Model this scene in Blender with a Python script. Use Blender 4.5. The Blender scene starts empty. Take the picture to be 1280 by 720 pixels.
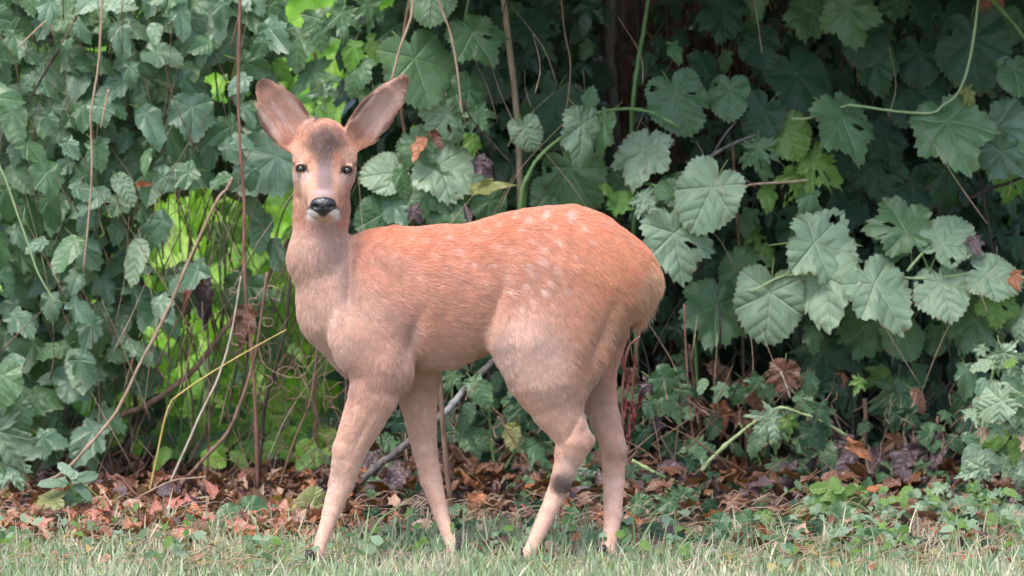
import bpy, math, random
import numpy as np
from mathutils import Vector, Matrix, noise as mnoise
random.seed(7)
RNG = np.random.default_rng(7)
SC = bpy.context.scene
COL = SC.collection

# ------------------------------------------------------------------ camera
CAM_LOC = Vector((0.0, -9.0, 1.4))
PITCH = math.radians(6.14)
FPX = 7200.0                       # focal length in pixels of a 1280 px wide frame
cam_data = bpy.data.cameras.new('camera')
cam = bpy.data.objects.new('camera', cam_data)
COL.objects.link(cam)
cam.location = CAM_LOC
cam.rotation_euler = (math.radians(90) - PITCH, 0, 0)
cam_data.sensor_width = 36.0
cam_data.lens = 36.0 * FPX / 1280.0
cam_data.clip_end = 500
cam_data.dof.use_dof = True
cam_data.dof.focus_distance = 9.05
cam_data.dof.aperture_fstop = 7.0
SC.camera = cam

# ------------------------------------------------------------------ sky, sun, exposure
world = bpy.data.worlds.new('World')
SC.world = world
world.use_nodes = True
wn = world.node_tree
bg = wn.nodes['Background']
sky = wn.nodes.new('ShaderNodeTexSky')
sky.sky_type = 'NISHITA'
sky.sun_disc = False
SUN_EL, SUN_AZ = math.radians(66), math.radians(215)   # azimuth clockwise from +Y: behind the camera, a little to the left
sky.sun_elevation = SUN_EL
sky.sun_rotation = SUN_AZ
sky.air_density = 1.0
sky.dust_density = 2.5
sky.ozone_density = 1.0
wn.links.new(sky.outputs[0], bg.inputs[0])
bg.inputs[1].default_value = 0.15
sun_data = bpy.data.lights.new('sun', 'SUN')
sun_data.energy = 1.35
sun_data.angle = math.radians(35)
sun_data.color = (1.0, 0.93, 0.88)
sun = bpy.data.objects.new('sun', sun_data)
COL.objects.link(sun)
sd = Vector((math.sin(SUN_AZ) * math.cos(SUN_EL), math.cos(SUN_AZ) * math.cos(SUN_EL), math.sin(SUN_EL)))
sun.rotation_euler = (-sd).to_track_quat('-Z', 'Y').to_euler()
SC.view_settings.view_transform = 'Standard'
SC.view_settings.look = 'None'
SC.view_settings.exposure = 1.36
SC.view_settings.gamma = 1.0
SC.render.engine = 'CYCLES'
SC.cycles.max_bounces = 8
SC.cycles.diffuse_bounces = 4
SC.cycles.transmission_bounces = 4
SC.cycles.transparent_max_bounces = 8
try: SC.cycles_curves.shape = 'RIBBONS'
except Exception: pass
SC.render.hair_type = 'STRAND'

# ------------------------------------------------------------------ helpers
FWD = Vector((0, math.cos(PITCH), -math.sin(PITCH)))
UPV = Vector((0, math.sin(PITCH), math.cos(PITCH)))
def P(px, py, y=0.0):
    """the point of the plane at depth y that stands where the photograph shows (px, py)"""
    r = FWD + Vector((1, 0, 0)) * ((px - 640) / FPX) + UPV * ((360 - py) / FPX)
    return CAM_LOC + r * ((y - CAM_LOC.y) / r.y)
def G(px, py, z=0.0):
    """the point of the ground seen at (px, py)"""
    r = FWD + Vector((1, 0, 0)) * ((px - 640) / FPX) + UPV * ((360 - py) / FPX)
    return CAM_LOC + r * ((z - CAM_LOC.z) / r.z)
def S(px, y=0.0):
    """pixels to metres at depth y"""
    return px * (y - CAM_LOC.y) / FPX

def link(o, parent=None):
    COL.objects.link(o)
    if parent is not None: o.parent = parent
    return o
def thing(name, label, cat, loc=(0, 0, 0), group=None, kind=None):
    o = bpy.data.objects.new(name, None)
    o.empty_display_size = 0.05
    COL.objects.link(o)
    o.location = loc
    o['label'] = label; o['category'] = cat
    if group: o['group'] = group
    if kind: o['kind'] = kind
    return o
def tag(o, label=None, cat=None, group=None, kind=None):
    if label: o['label'] = label
    if cat: o['category'] = cat
    if group: o['group'] = group
    if kind: o['kind'] = kind
    return o
def mesh_from(name, verts, faces, mats, smooth=True, mat_idx=None, colors=None):
    me = bpy.data.meshes.new(name)
    if isinstance(verts, np.ndarray): verts = verts.tolist()
    if isinstance(faces, np.ndarray): faces = faces.tolist()
    me.from_pydata(verts, [], faces)
    for m in (mats if isinstance(mats, (list, tuple)) else [mats]): me.materials.append(m)
    if smooth: me.polygons.foreach_set('use_smooth', [True] * len(me.polygons))
    if mat_idx is not None: me.polygons.foreach_set('material_index', mat_idx)
    if colors:
        for k, arr in colors.items():
            at = me.attributes.new(k, 'FLOAT_COLOR', 'POINT')
            at.data.foreach_set('color', np.asarray(arr, dtype=np.float32).ravel())
    me.update()
    return me
def mobj(name, me, parent=None, at=None):
    o = bpy.data.objects.new(name, me)
    link(o, parent)
    if at is not None: o.location = at
    return o

def smooth_path(pts, n=5):
    """Catmull-Rom through the points"""
    p = [np.array(q, float) for q in pts]
    if len(p) < 3:
        return [p[0] + (p[1] - p[0]) * t for t in np.linspace(0, 1, n + 1)]
    p = [2 * p[0] - p[1]] + p + [2 * p[-1] - p[-2]]
    out = []
    for i in range(1, len(p) - 2):
        a, b, c, d = p[i - 1], p[i], p[i + 1], p[i + 2]
        for k in range(n):
            t = k / n
            out.append(0.5 * (2 * b + (c - a) * t + (2 * a - 5 * b + 4 * c - d) * t * t + (3 * b - a - 3 * c + d) * t ** 3))
    out.append(p[-2])
    return out
class Tubes:
    def __init__(s): s.v = []; s.f = []
    def add(s, pts, r0, r1=None, sides=6, n=5, wob=0.0, knots=0):
        r1 = r0 if r1 is None else r1
        path = smooth_path(pts, n)
        m = len(path)
        base = len(s.v)
        for i, q in enumerate(path):
            d = path[min(i + 1, m - 1)] - path[max(i - 1, 0)]
            d = d / (np.linalg.norm(d) + 1e-9)
            a = np.cross(d, [0.31, 0.9, 0.29]); a /= np.linalg.norm(a) + 1e-9
            b = np.cross(d, a)
            r = r0 + (r1 - r0) * i / (m - 1)
            r *= 1 + wob * (random.random() - 0.5)
            if knots and i % knots == knots // 2: r *= 1.45
            off = (a * (random.random() - .5) + b * (random.random() - .5)) * r * wob * 1.2
            for k in range(sides):
                t = 2 * math.pi * k / sides
                s.v.append(tuple(q + off + (a * math.cos(t) + b * math.sin(t)) * r))
        for i in range(m - 1):
            for k in range(sides):
                k2 = (k + 1) % sides
                s.f.append((base + i * sides + k, base + i * sides + k2, base + (i + 1) * sides + k2, base + (i + 1) * sides + k))
        s.f.append(tuple(base + k for k in range(sides))[::-1])
        s.f.append(tuple(base + (m - 1) * sides + k for k in range(sides)))
    def build(s, name, mat, parent=None, origin=None):
        o = Vector(origin) if origin is not None else (Vector(parent.location) if parent is not None else Vector((0, 0, 0)))
        v = [(a - o.x, b - o.y, c - o.z) for a, b, c in s.v]
        ob = mobj(name, mesh_from(name, v, s.f, mat), parent)
        if parent is None: ob.location = o
        return ob

# ------------------------------------------------------------------ materials
def new_mat(name):
    m = bpy.data.materials.new(name); m.use_nodes = True
    nt = m.node_tree
    return m, nt, nt.nodes['Principled BSDF'], nt.nodes['Material Output']
def N(nt, t, **kw):
    n = nt.nodes.new(t)
    for k, v in kw.items():
        if k.startswith('i_'):
            key = k[2:]
            key = int(key) if key.isdigit() else key
            n.inputs[key].default_value = v
        else: setattr(n, k, v)
    return n
def math_(nt, op, a, b=None, c=None, clamp=False):
    n = nt.nodes.new('ShaderNodeMath'); n.operation = op; n.use_clamp = clamp
    for i, x in enumerate((a, b, c)):
        if x is None: continue
        if isinstance(x, (int, float)): n.inputs[i].default_value = x
        else: nt.links.new(x, n.inputs[i])
    return n.outputs[0]
def mix_(nt, fac, a, b, blend='MIX'):
    n = nt.nodes.new('ShaderNodeMix'); n.data_type = 'RGBA'; n.blend_type = blend
    for s, x in ((0, fac), (6, a), (7, b)):
        if isinstance(x, (int, float)): n.inputs[s].default_value = x
        elif isinstance(x, (tuple, list)): n.inputs[s].default_value = (*x[:3], 1)
        else: nt.links.new(x, n.inputs[s])
    return n.outputs[2]
def ramp_(nt, fac, lo, hi):
    n = nt.nodes.new('ShaderNodeMapRange')
    nt.links.new(fac, n.inputs[0])
    n.inputs[1].default_value = lo; n.inputs[2].default_value = hi
    return n.outputs[0]

def leaf_material(name, c1, c2, vein, rough=0.42, trans=0.28, edge=(0.16, 0.07, 0.03), edge_amt=0.35, spots=0.3, bump=0.4, spec=0.5, vein_amt=0.5, freq=42.0, side_amt=.26, quilt=.28):
    m, nt, bs, out = new_mat(name)
    at = N(nt, 'ShaderNodeAttribute', attribute_name='lf')
    sep = N(nt, 'ShaderNodeSeparateColor'); nt.links.new(at.outputs['Color'], sep.inputs[0])
    along, perp, rim = sep.outputs[0], sep.outputs[1], sep.outputs[2]
    oi = N(nt, 'ShaderNodeObjectInfo')
    tc = N(nt, 'ShaderNodeTexCoord')
    # each leaf its own noise
    add = N(nt, 'ShaderNodeVectorMath', operation='ADD')
    nt.links.new(tc.outputs['Object'], add.inputs[0])
    comb = N(nt, 'ShaderNodeCombineXYZ')
    r10 = math_(nt, 'MULTIPLY', oi.outputs['Random'], 37.0)
    nt.links.new(r10, comb.inputs[0]); nt.links.new(r10, comb.inputs[2])
    nt.links.new(comb.outputs[0], add.inputs[1])
    n1 = N(nt, 'ShaderNodeTexNoise', i_Scale=2.2, i_Detail=3.0); nt.links.new(add.outputs[0], n1.inputs['Vector'])
    n2 = N(nt, 'ShaderNodeTexNoise', i_Scale=9.0, i_Detail=4.0); nt.links.new(add.outputs[0], n2.inputs['Vector'])
    n3 = N(nt, 'ShaderNodeTexNoise', i_Scale=26.0, i_Detail=2.0); nt.links.new(add.outputs[0], n3.inputs['Vector'])
    f = math_(nt, 'ADD', math_(nt, 'MULTIPLY', oi.outputs['Random'], 0.9), math_(nt, 'MULTIPLY', math_(nt, 'SUBTRACT', n1.outputs[0], 0.5), 1.3), clamp=True)
    col = mix_(nt, f, c1, c2)
    col = mix_(nt, math_(nt, 'MULTIPLY', ramp_(nt, n2.outputs[0], .42, .66), 0.28), col, tuple(x * 0.55 for x in c1))
    # main veins and herringbone side veins
    main = math_(nt, 'SUBTRACT', 1.0, ramp_(nt, perp, 0.004, 0.022), clamp=True)
    w = math_(nt, 'SUBTRACT', along, math_(nt, 'MULTIPLY', perp, 0.85))
    sn = math_(nt, 'ABSOLUTE', math_(nt, 'SINE', math_(nt, 'MULTIPLY', w, freq * 0.5)))
    side = math_(nt, 'SUBTRACT', 1.0, ramp_(nt, sn, 0.03, 0.34), clamp=True)
    v = math_(nt, 'MAXIMUM', main, math_(nt, 'MULTIPLY', side, side_amt))
    col = mix_(nt, math_(nt, 'MULTIPLY', v, vein_amt), col, vein)
    # browned rim and specks
    rimf = math_(nt, 'MULTIPLY', ramp_(nt, math_(nt, 'ADD', rim, math_(nt, 'MULTIPLY', math_(nt, 'SUBTRACT', n2.outputs[0], .5), 0.9)), 0.93, 1.08), edge_amt, clamp=True)
    col = mix_(nt, rimf, col, edge)
    col = mix_(nt, math_(nt, 'MULTIPLY', ramp_(nt, n3.outputs[0], .68, .76), spots, clamp=True), col, edge)
    # pale dust and scuffs
    nt.links.new(col, bs.inputs['Base Color'])
    rr = math_(nt, 'ADD', rough - 0.1, math_(nt, 'MULTIPLY', n2.outputs[0], 0.2))
    nt.links.new(rr, bs.inputs['Roughness'])
    bs.inputs['Specular IOR Level'].default_value = spec
    h = math_(nt, 'SUBTRACT', math_(nt, 'MULTIPLY', sn, quilt), math_(nt, 'MULTIPLY', main, 0.8))
    h = math_(nt, 'ADD', h, math_(nt, 'MULTIPLY', n2.outputs[0], 0.5))
    bp = N(nt, 'ShaderNodeBump', i_Strength=bump, i_Distance=0.006)
    nt.links.new(h, bp.inputs['Height']); nt.links.new(bp.outputs[0], bs.inputs['Normal'])
    tr = N(nt, 'ShaderNodeBsdfTranslucent')
    tcol = mix_(nt, 0.6, col, (c2[0] * 1.5 + .02, c2[1] * 1.6 + .04, c2[2] * 0.5))
    nt.links.new(tcol, tr.inputs[0])
    mx = N(nt, 'ShaderNodeMixShader'); mx.inputs[0].default_value = trans
    nt.links.new(bs.outputs[0], mx.inputs[1]); nt.links.new(tr.outputs[0], mx.inputs[2])
    nt.links.new(mx.outputs[0], out.inputs[0])
    return m
def bark_material(name, c1, c2, scale=60.0, rough=0.75, bump=0.6, c3=None, c3amt=0.5, stretch=(1, 1, .25), spec=0.25):
    m, nt, bs, out = new_mat(name)
    tc = N(nt, 'ShaderNodeTexCoord'); mp = N(nt, 'ShaderNodeMapping'); mp.inputs['Scale'].default_value = stretch
    nt.links.new(tc.outputs['Object'], mp.inputs[0])
    n1 = N(nt, 'ShaderNodeTexNoise', i_Scale=scale, i_Detail=5.0); nt.links.new(mp.outputs[0], n1.inputs['Vector'])
    n2 = N(nt, 'ShaderNodeTexNoise', i_Scale=scale * .2, i_Detail=3.0); nt.links.new(tc.outputs['Object'], n2.inputs['Vector'])
    col = mix_(nt, ramp_(nt, n1.outputs[0], .35, .65), c1, c2)
    if c3: col = mix_(nt, math_(nt, 'MULTIPLY', ramp_(nt, n2.outputs[0], .5, .62), c3amt), col, c3)
    nt.links.new(col, bs.inputs['Base Color']); bs.inputs['Roughness'].default_value = rough
    bs.inputs['Specular IOR Level'].default_value = spec
    bp = N(nt, 'ShaderNodeBump', i_Strength=bump, i_Distance=0.003)
    nt.links.new(n1.outputs[0], bp.inputs['Height']); nt.links.new(bp.outputs[0], bs.inputs['Normal'])
    return m
# ================================================================== the fawn
# body: one distance field of tapered capsules joined smoothly, turned into one mesh
def vnoise(p, scale, seed=0):
    """smooth value noise on an (n,3) array, 0..1"""
    q = p * scale + seed * 17.3
    i = np.floor(q).astype(np.int64); f = q - i; f = f * f * (3 - 2 * f)
    def h(ix, iy, iz):
        n = (ix * 374761393 + iy * 668265263 + iz * 2147483647 + seed * 974634777) & 0xffffffff
        n = ((n ^ (n >> 13)) * 1274126177) & 0xffffffff
        return ((n ^ (n >> 16)) & 0xffff) / 65535.0
    r = 0
    for dx in (0, 1):
        for dy in (0, 1):
            for dz in (0, 1):
                w = (f[:, 0] if dx else 1 - f[:, 0]) * (f[:, 1] if dy else 1 - f[:, 1]) * (f[:, 2] if dz else 1 - f[:, 2])
                r = r + w * h(i[:, 0] + dx, i[:, 1] + dy, i[:, 2] + dz)
    return r
MPP = 1 / 800.0
# (px, py, depth y, radius px) of both ends, depth squash, blend px, flow direction, fur length m
PR = []
def pr(a, b, sq=1.0, k=14, flow=(1, 0, -.3), ln=.011):
    PR.append((np.array(P(a[0], a[1], a[2])), a[3] * MPP, np.array(P(b[0], b[1], b[2])), b[3] * MPP, sq, k * MPP, np.array(flow, float) / np.linalg.norm(flow), ln))
# trunk
pr((472, 374, .01, 84.0), (545, 371, .0, 84.0), .66, 18, (1, 0, -.35), .013)
pr((545, 371, .0, 84.0), (640, 352, 0, 77.0), .74, 18, (1, 0, -.30), .013)
pr((640, 352, 0, 80.0), (712, 346, 0, 83.0), .72, 18, (1, 0, -.35), .013)
pr((712, 343, 0, 80.0), (768, 345, -.005, 53.0), .80, 18, (1, 0, -.6), .014)
pr((768, 348, -.005, 46.0), (794, 350, -.005, 27.0), .95, 14, (.6, 0, -1), .014)
# chest and neck
pr((450, 418, .01, 44.0), (470, 398, .01, 56.0), .92, 16, (.5, 0, -1), .016)
pr((420, 386, .005, 43.0), (452, 420, .01, 43.0), .92, 16, (.45, 0, -1), .017)
pr((396, 322, .0, 33.0), (421, 388, .005, 42.5), .90, 16, (.15, 0, -1), .013)
pr((402, 262, .015, 33.0), (397, 322, .0, 33.0), .90, 14, (0, 0, -1), .010)
# nape hump joining back of the neck to the withers
pr((430, 336, .02, 30.0), (480, 343, .01, 56.0), .7, 18, (.8, 0, -.6), .013)
# shoulder blades
for sy in (-1, 1):
    pr((478, 345, sy * .045, 34), (458, 425, sy * .058, 40), .55, 20, (.6, 0, -.8), .011)
    pr((458, 425, sy * .055, 36), (482, 456, sy * .052, 32), .6, 18, (.4, 0, -.9), .011)
# haunch
for sy in (-1, 1):
    pr((715, 330, sy * .045, 48), (682, 425, sy * .058, 54), .55, 26, (.55, 0, -.85), .011)
    pr((740, 360, sy * .045, 55), (712, 430, sy * .055, 46), .6, 24, (.7, 0, -.8), .012)
pr((650, 385, -.03, 48), (672, 425, -.045, 46), .6, 26, (.55, 0, -.85), .011)
pr((672, 346, 0, 83), (716, 347, -.002, 82), .74, 14, (1, 0, -.4), .013)
# near fore leg
D = (-.05, 0, -1)
pr((476, 453, -.055, 33.0), (467, 492, -.05, 30.0), .8, 12, D, .010)
pr((468, 492, -.05, 30.0), (437, 562, -.045, 20.3), .85, 3, (-.2, 0, -1), .008)
pr((437, 562, -.045, 20.3), (427, 603, -.045, 15.7), .9, 3, D, .006)
pr((427, 603, -.045, 15.2), (414, 640, -.058, 10.7), .95, 3, D, .005)
pr((414, 640, -.058, 10.2), (398, 688, -.082, 6.7), .95, 3, D, .005)
pr((398, 688, -.082, 7.2), (389, 711, -.092, 5.2), 1, 3, D, .005)
# far fore leg
pr((520, 455, .04, 34.0), (522, 492, .045, 24.4), .8, 12, D, .009)
pr((522, 492, .045, 24.4), (531, 562, .045, 14.8), .85, 3, D, .008)
pr((531, 562, .045, 14.8), (539, 600, .045, 13.2), .9, 3, D, .006)
pr((539, 600, .045, 13.2), (551, 640, .030, 9.2), .95, 3, D, .005)
pr((551, 640, .030, 8.7), (566, 688, -.01, 6.7), .95, 3, D, .005)
pr((566, 688, -.01, 7.2), (572, 703, -.02, 5.2), 1, 3, D, .005)
# near hind leg
pr((680, 420, -.055, 58.0), (688, 470, -.056, 46.0), .6, 22, (.25, 0, -1), .011)
pr((688, 470, -.056, 45.0), (696, 508, -.052, 31.4), .7, 16, (.3, 0, -1), .010)
pr((696, 508, -.052, 31.4), (717, 548, -.05, 21.4), .8, 3, (.4, 0, -1), .008)
pr((721, 545, -.05, 20.4), (735, 550, -.05, 8.4), .8, 3, (.4, 0, -1), .007)
pr((717, 552, -.05, 23.4), (707, 585, -.05, 14.7), .85, 3, (-.2, 0, -1), .006)
pr((707, 585, -.05, 14.7), (693, 622, -.05, 11.2), .9, 3, (-.2, 0, -1), .005)
pr((693, 622, -.05, 11.2), (662, 690, -.085, 7.7), .9, 3, (-.2, 0, -1), .005)
pr((662, 690, -.085, 8.2), (650, 712, -.094, 6.2), 1, 3, D, .005)
# far hind leg
pr((742, 415, .05, 42.0), (742, 470, .05, 25.0), .75, 14, (.1, 0, -1), .011)
pr((742, 470, .05, 25.0), (755, 520, .045, 18.4), .8, 10, (.1, 0, -1), .009)
pr((755, 520, .045, 18.4), (768, 562, .04, 15.8), .8, 3, (.1, 0, -1), .007)
pr((770, 565, .04, 12.8), (779, 574, .04, 4.8), .9, 3, (.1, 0, -1), .007)
pr((767, 568, .04, 14.8), (767, 600, .04, 13.2), .85, 3, D, .006)
pr((767, 600, .04, 12.7), (766, 645, .01, 11.2), .9, 3, D, .005)
pr((766, 645, .01, 10.7), (760, 690, -.03, 7.7), .9, 3, D, .005)
pr((760, 690, -.03, 8.2), (755, 706, -.04, 6.2), 1, 3, D, .005)
N_BODY = len(PR)
# tiny tail bud
pr((800, 352, -.005, 22.0), (790, 385, -.005, 18.0), .9, 12, (.3, 0, -1), .016)
# head (turned to face the camera)
U = (0, .5, 1)
pr((407, 195, .030, 35.0), (406, 193, .005, 34.5), 1.0, 10, (0, .6, 1), .007)
pr((405, 178, .005, 30.0), (405, 205, -.015, 29.0), 1.0, 10, (0, .5, 1), .006)
pr((388, 202, .002, 21.0), (424, 202, .002, 21.0), 1.0, 10, U, .006)      # brow
pr((385, 222, .004, 17.0), (425, 222, .004, 17.0), 1.0, 10, U, .006)      # cheeks
pr((405, 218, -.005, 34.0), (404, 240, -.040, 26.0), 1.0, 10, U, .005)
pr((404, 228, -.035, 22.0), (404, 250, -.085, 16.5), 1.0, 8, U, .003)     # muzzle bridge
pr((404, 240, -.055, 21.0), (404, 258, -.082, 17.0), 1.0, 7, U, .003)
pr((393, 262, -.080, 9.0), (415, 262, -.080, 9.0), 1.0, 7, (0, .7, .3), .002)   # lips
pr((404, 268, -.070, 11.0), (404, 250, -.030, 20.0), 1.0, 7, (0, .8, 0), .003)   # chin
pr((402, 240, .025, 34.0), (402, 265, .022, 31.0), 1.0, 12, (0, 0, -1), .008)     # throat

EARS = []   # base, tip, half width px, opening direction
def ear(b, t, yb, yt, w, face):
    B, T = np.array(P(b[0], b[1], yb)), np.array(P(t[0], t[1], yt))
    ax = T - B; L = np.linalg.norm(ax); ax /= L
    n = np.array(face, float); n -= ax * n.dot(ax); n /= np.linalg.norm(n)
    s = np.cross(ax, n)
    EARS.append((B, ax, n, s, L, w * MPP))
ear((380, 186), (326, 103), .012, .012, 28.5, (.10, -1, .15))
ear((433, 182), (507, 96), .012, .005, 23.5, (.30, -1, -.15))

def seg_dist(X, Y, Z, p):
    a, ra, b, rb, sq, k, fl, ln = p
    # squash depth about the segment
    ab = b - a; abs_ = ab.copy(); abs_[1] /= sq
    L2 = abs_.dot(abs_) + 1e-12
    dx, dy, dz = X - a[0], (Y - a[1]) / sq, Z - a[2]
    t = np.clip((dx * abs_[0] + dy * abs_[1] + dz * abs_[2]) / L2, 0, 1)
    d = np.sqrt((dx - t * abs_[0]) ** 2 + (dy - t * abs_[1]) ** 2 + (dz - t * abs_[2]) ** 2) - (ra + (rb - ra) * t)
    return d * (0.5 + 0.5 * min(sq, 1))
def ear_dist(X, Y, Z, e):
    B, ax, n, s, L, w = e
    dx, dy, dz = X - B[0], Y - B[1], Z - B[2]
    u = (dx * ax[0] + dy * ax[1] + dz * ax[2]) / L
    v = dx * s[0] + dy * s[1] + dz * s[2]
    h = dx * n[0] + dy * n[1] + dz * n[2]
    uc = np.clip(u, -.15, 1)
    # outline: narrow root, widest a little past half way, round point
    W = w * np.clip(0.62 + 0.60 * np.sin(np.clip((uc + .02) * 1.18, 0, 1) * math.pi * 0.86) , 0.1, 2) / 1.2
    W = W * np.sqrt(np.clip(1 - np.clip((uc - .38) / .63, 0, 1) ** 2.3, 0, 1))
    th = .0032 + .004 * np.clip(.35 - uc, 0, .5)
    cup = (.016 * (1 - .35 * uc)) * (v / w) ** 2 - .013 * np.sin(np.clip(uc, 0, 1) * math.pi) * .8
    d = np.maximum(np.abs(h - cup - .004) * .8 - th, np.abs(v) - W)
    d = np.maximum(d, (u - 1.0) * L)
    d = np.maximum(d, (-.12 - u) * L)
    return d
H = 0.0022
LO = np.array([P(300, 100, 0)[0], -.155, -.01]); 
zt = P(400, 80, 0)[2] + .01
HI = np.array([P(845, 100, 0)[0], .125, zt])
NX, NY, NZ = [int(v) for v in np.ceil((HI - LO) / H)]
gx = (LO[0] + H * np.arange(NX)).astype(np.float32); gy = (LO[1] + H * np.arange(NY)).astype(np.float32); gz = (LO[2] + H * np.arange(NZ)).astype(np.float32)
F = np.full((NX, NY, NZ), 0.05, np.float32)
def box_slices(lo, hi):
    i0 = np.clip(np.floor((lo - LO) / H).astype(int), 0, [NX, NY, NZ]); i1 = np.clip(np.ceil((hi - LO) / H).astype(int) + 1, 0, [NX, NY, NZ])
    return tuple(slice(a, b) for a, b in zip(i0, i1))
def smin(a, b, k):
    h = np.clip(0.5 + 0.5 * (b - a) / k, 0, 1)
    return b + (a - b) * h - k * h * (1 - h)
for p in PR:
    a, ra, b, rb, sq, k, fl, ln = p
    m = k + .012
    lo = np.minimum(a - ra, b - rb) - m; hi = np.maximum(a + ra, b + rb) + m
    sl = box_slices(lo, hi)
    X, Y, Z = np.meshgrid(gx[sl[0]], gy[sl[1]], gz[sl[2]], indexing='ij')
    F[sl] = smin(F[sl], seg_dist(X, Y, Z, p), k)
for e in EARS:
    B, ax, n, s, L, w = e
    T = B + ax * L
    lo = np.minimum(B, T) - w - .02; hi = np.maximum(B, T) + w + .02
    sl = box_slices(lo, hi)
    X, Y, Z = np.meshgrid(gx[sl[0]], gy[sl[1]], gz[sl[2]], indexing='ij')
    F[sl] = smin(F[sl], ear_dist(X, Y, Z, e), .006)
def carve(px, py, y, r, k=.006, sx=1.0, sz=1.0):
    c = np.array(P(px, py, y)); r *= MPP
    sl = box_slices(c - r - .02, c + r + .02)
    X, Y, Z = np.meshgrid(gx[sl[0]], gy[sl[1]], gz[sl[2]], indexing='ij')
    d = np.sqrt(((X - c[0]) / sx) ** 2 + (Y - c[1]) ** 2 + ((Z - c[2]) / sz) ** 2) - r
    F[sl] = -smin(-F[sl], d, k)
def surf_y(px, py):
    """depth at which the body is first met behind (px, py)"""
    for y in np.arange(-.15, .12, .0008):
        q = np.array(P(px, py, y)); i = (q - LO) / H
        i = np.round(i).astype(int)
        if (i < 0).any() or (i >= [NX, NY, NZ]).any(): continue
        if F[tuple(i)] < 0: return y
    return 0.0
EYES = []
for ex, ey in ((376.5, 211), (434, 213)):
    y = surf_y(ex, ey)
    EYES.append((ex, ey, y))
    carve(ex, ey, y - .004, 7.6, .005)
    sgn = -1 if ex < 400 else 1
    for (ax_, ay_, bx_, by_, rr_) in ((-8, 1, -3, -5.6, 2.4), (-3, -5.6, 4.5, -5.6, 2.6), (4.5, -5.6, 8.3, 0, 2.2), (-7, 3.5, 0, 6, 1.8), (0, 6, 7, 3.5, 1.8)):
        lid = (np.array(P(ex + sgn * ax_, ey + ay_, y + .0005)), rr_ * MPP, np.array(P(ex + sgn * bx_, ey + by_, y - .0005)), rr_ * MPP, 1.0, .003, None, 0)
        lo_ = np.minimum(lid[0], lid[2]) - .012; hi_ = np.maximum(lid[0], lid[2]) + .012
        sl = box_slices(lo_, hi_)
        X, Y, Z = np.meshgrid(gx[sl[0]], gy[sl[1]], gz[sl[2]], indexing='ij')
        F[sl] = smin(F[sl], seg_dist(X, Y, Z, lid), .0025)
def surface_nets(F):
    s = F < 0
    c = s[:-1, :-1, :-1].astype(np.int8)
    tot = np.zeros((NX - 1, NY - 1, NZ - 1), np.int8)
    for dx in (0, 1):
        for dy in (0, 1):
            for dz in (0, 1):
                tot += s[dx:NX - 1 + dx, dy:NY - 1 + dy, dz:NZ - 1 + dz]
    act = (tot > 0) & (tot < 8)
    I = np.argwhere(act)
    idx = -np.ones(act.shape, np.int32); idx[act] = np.arange(len(I))
    cs = {}
    for dx in (0, 1):
        for dy in (0, 1):
            for dz in (0, 1):
                cs[dx, dy, dz] = F[I[:, 0] + dx, I[:, 1] + dy, I[:, 2] + dz]
    acc = np.zeros((len(I), 3)); cnt = np.zeros(len(I))
    for a in cs:
        for ax in range(3):
            if a[ax] == 0:
                b = list(a); b[ax] = 1; b = tuple(b)
                fa, fb = cs[a], cs[b]
                cr = (fa < 0) != (fb < 0)
                t = np.where(cr, fa / np.where(cr, fa - fb, 1), 0)
                p = np.tile(np.array(a, float), (len(I), 1)); p[:, ax] = t
                acc[cr] += p[cr]; cnt[cr] += 1
    V = (I + acc / cnt[:, None]) * H + LO
    Q = []
    for ax in range(3):
        sa = [slice(None)] * 3; sb = [slice(None)] * 3
        sa[ax] = slice(0, -1); sb[ax] = slice(1, None)
        ch = s[tuple(sa)] != s[tuple(sb)]
        E = np.argwhere(ch)
        o1, o2 = [(1, 2), (2, 0), (0, 1)][ax]
        ok = (E[:, o1] > 0) & (E[:, o2] > 0) & (E[:, o1] < ch.shape[o1] - 1) & (E[:, o2] < ch.shape[o2] - 1)
        E = E[ok]
        def cell(d1, d2):
            c = E.copy(); c[:, o1] -= d1; c[:, o2] -= d2
            return idx[c[:, 0], c[:, 1], c[:, 2]]
        q = np.stack([cell(1, 1), cell(0, 1), cell(0, 0), cell(1, 0)], 1)
        inside_first = s[E[:, 0], E[:, 1], E[:, 2]]
        q = np.where(inside_first[:, None], q, q[:, ::-1])
        Q.append(q)
    return V, np.concatenate(Q)
V, Q = surface_nets(F)
V[:, 2] = np.maximum(V[:, 2], 0.001)
# keep only the largest piece? (ears and legs are all connected to the trunk)
# laplacian smoothing, light
def smooth_verts(V, Q, it, lam=.5):
    n = len(V)
    for _ in range(it):
        acc = np.zeros_like(V); cnt = np.zeros(n)
        for k in range(4):
            a, b = Q[:, k], Q[:, (k + 1) % 4]
            for ax in range(3):
                acc[:, ax] += np.bincount(a, V[b, ax], n) + np.bincount(b, V[a, ax], n)
            cnt += np.bincount(a, minlength=n) + np.bincount(b, minlength=n)
        V = V + lam * (acc / cnt[:, None] - V)
    return V
V = smooth_verts(V, Q, 2)
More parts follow.
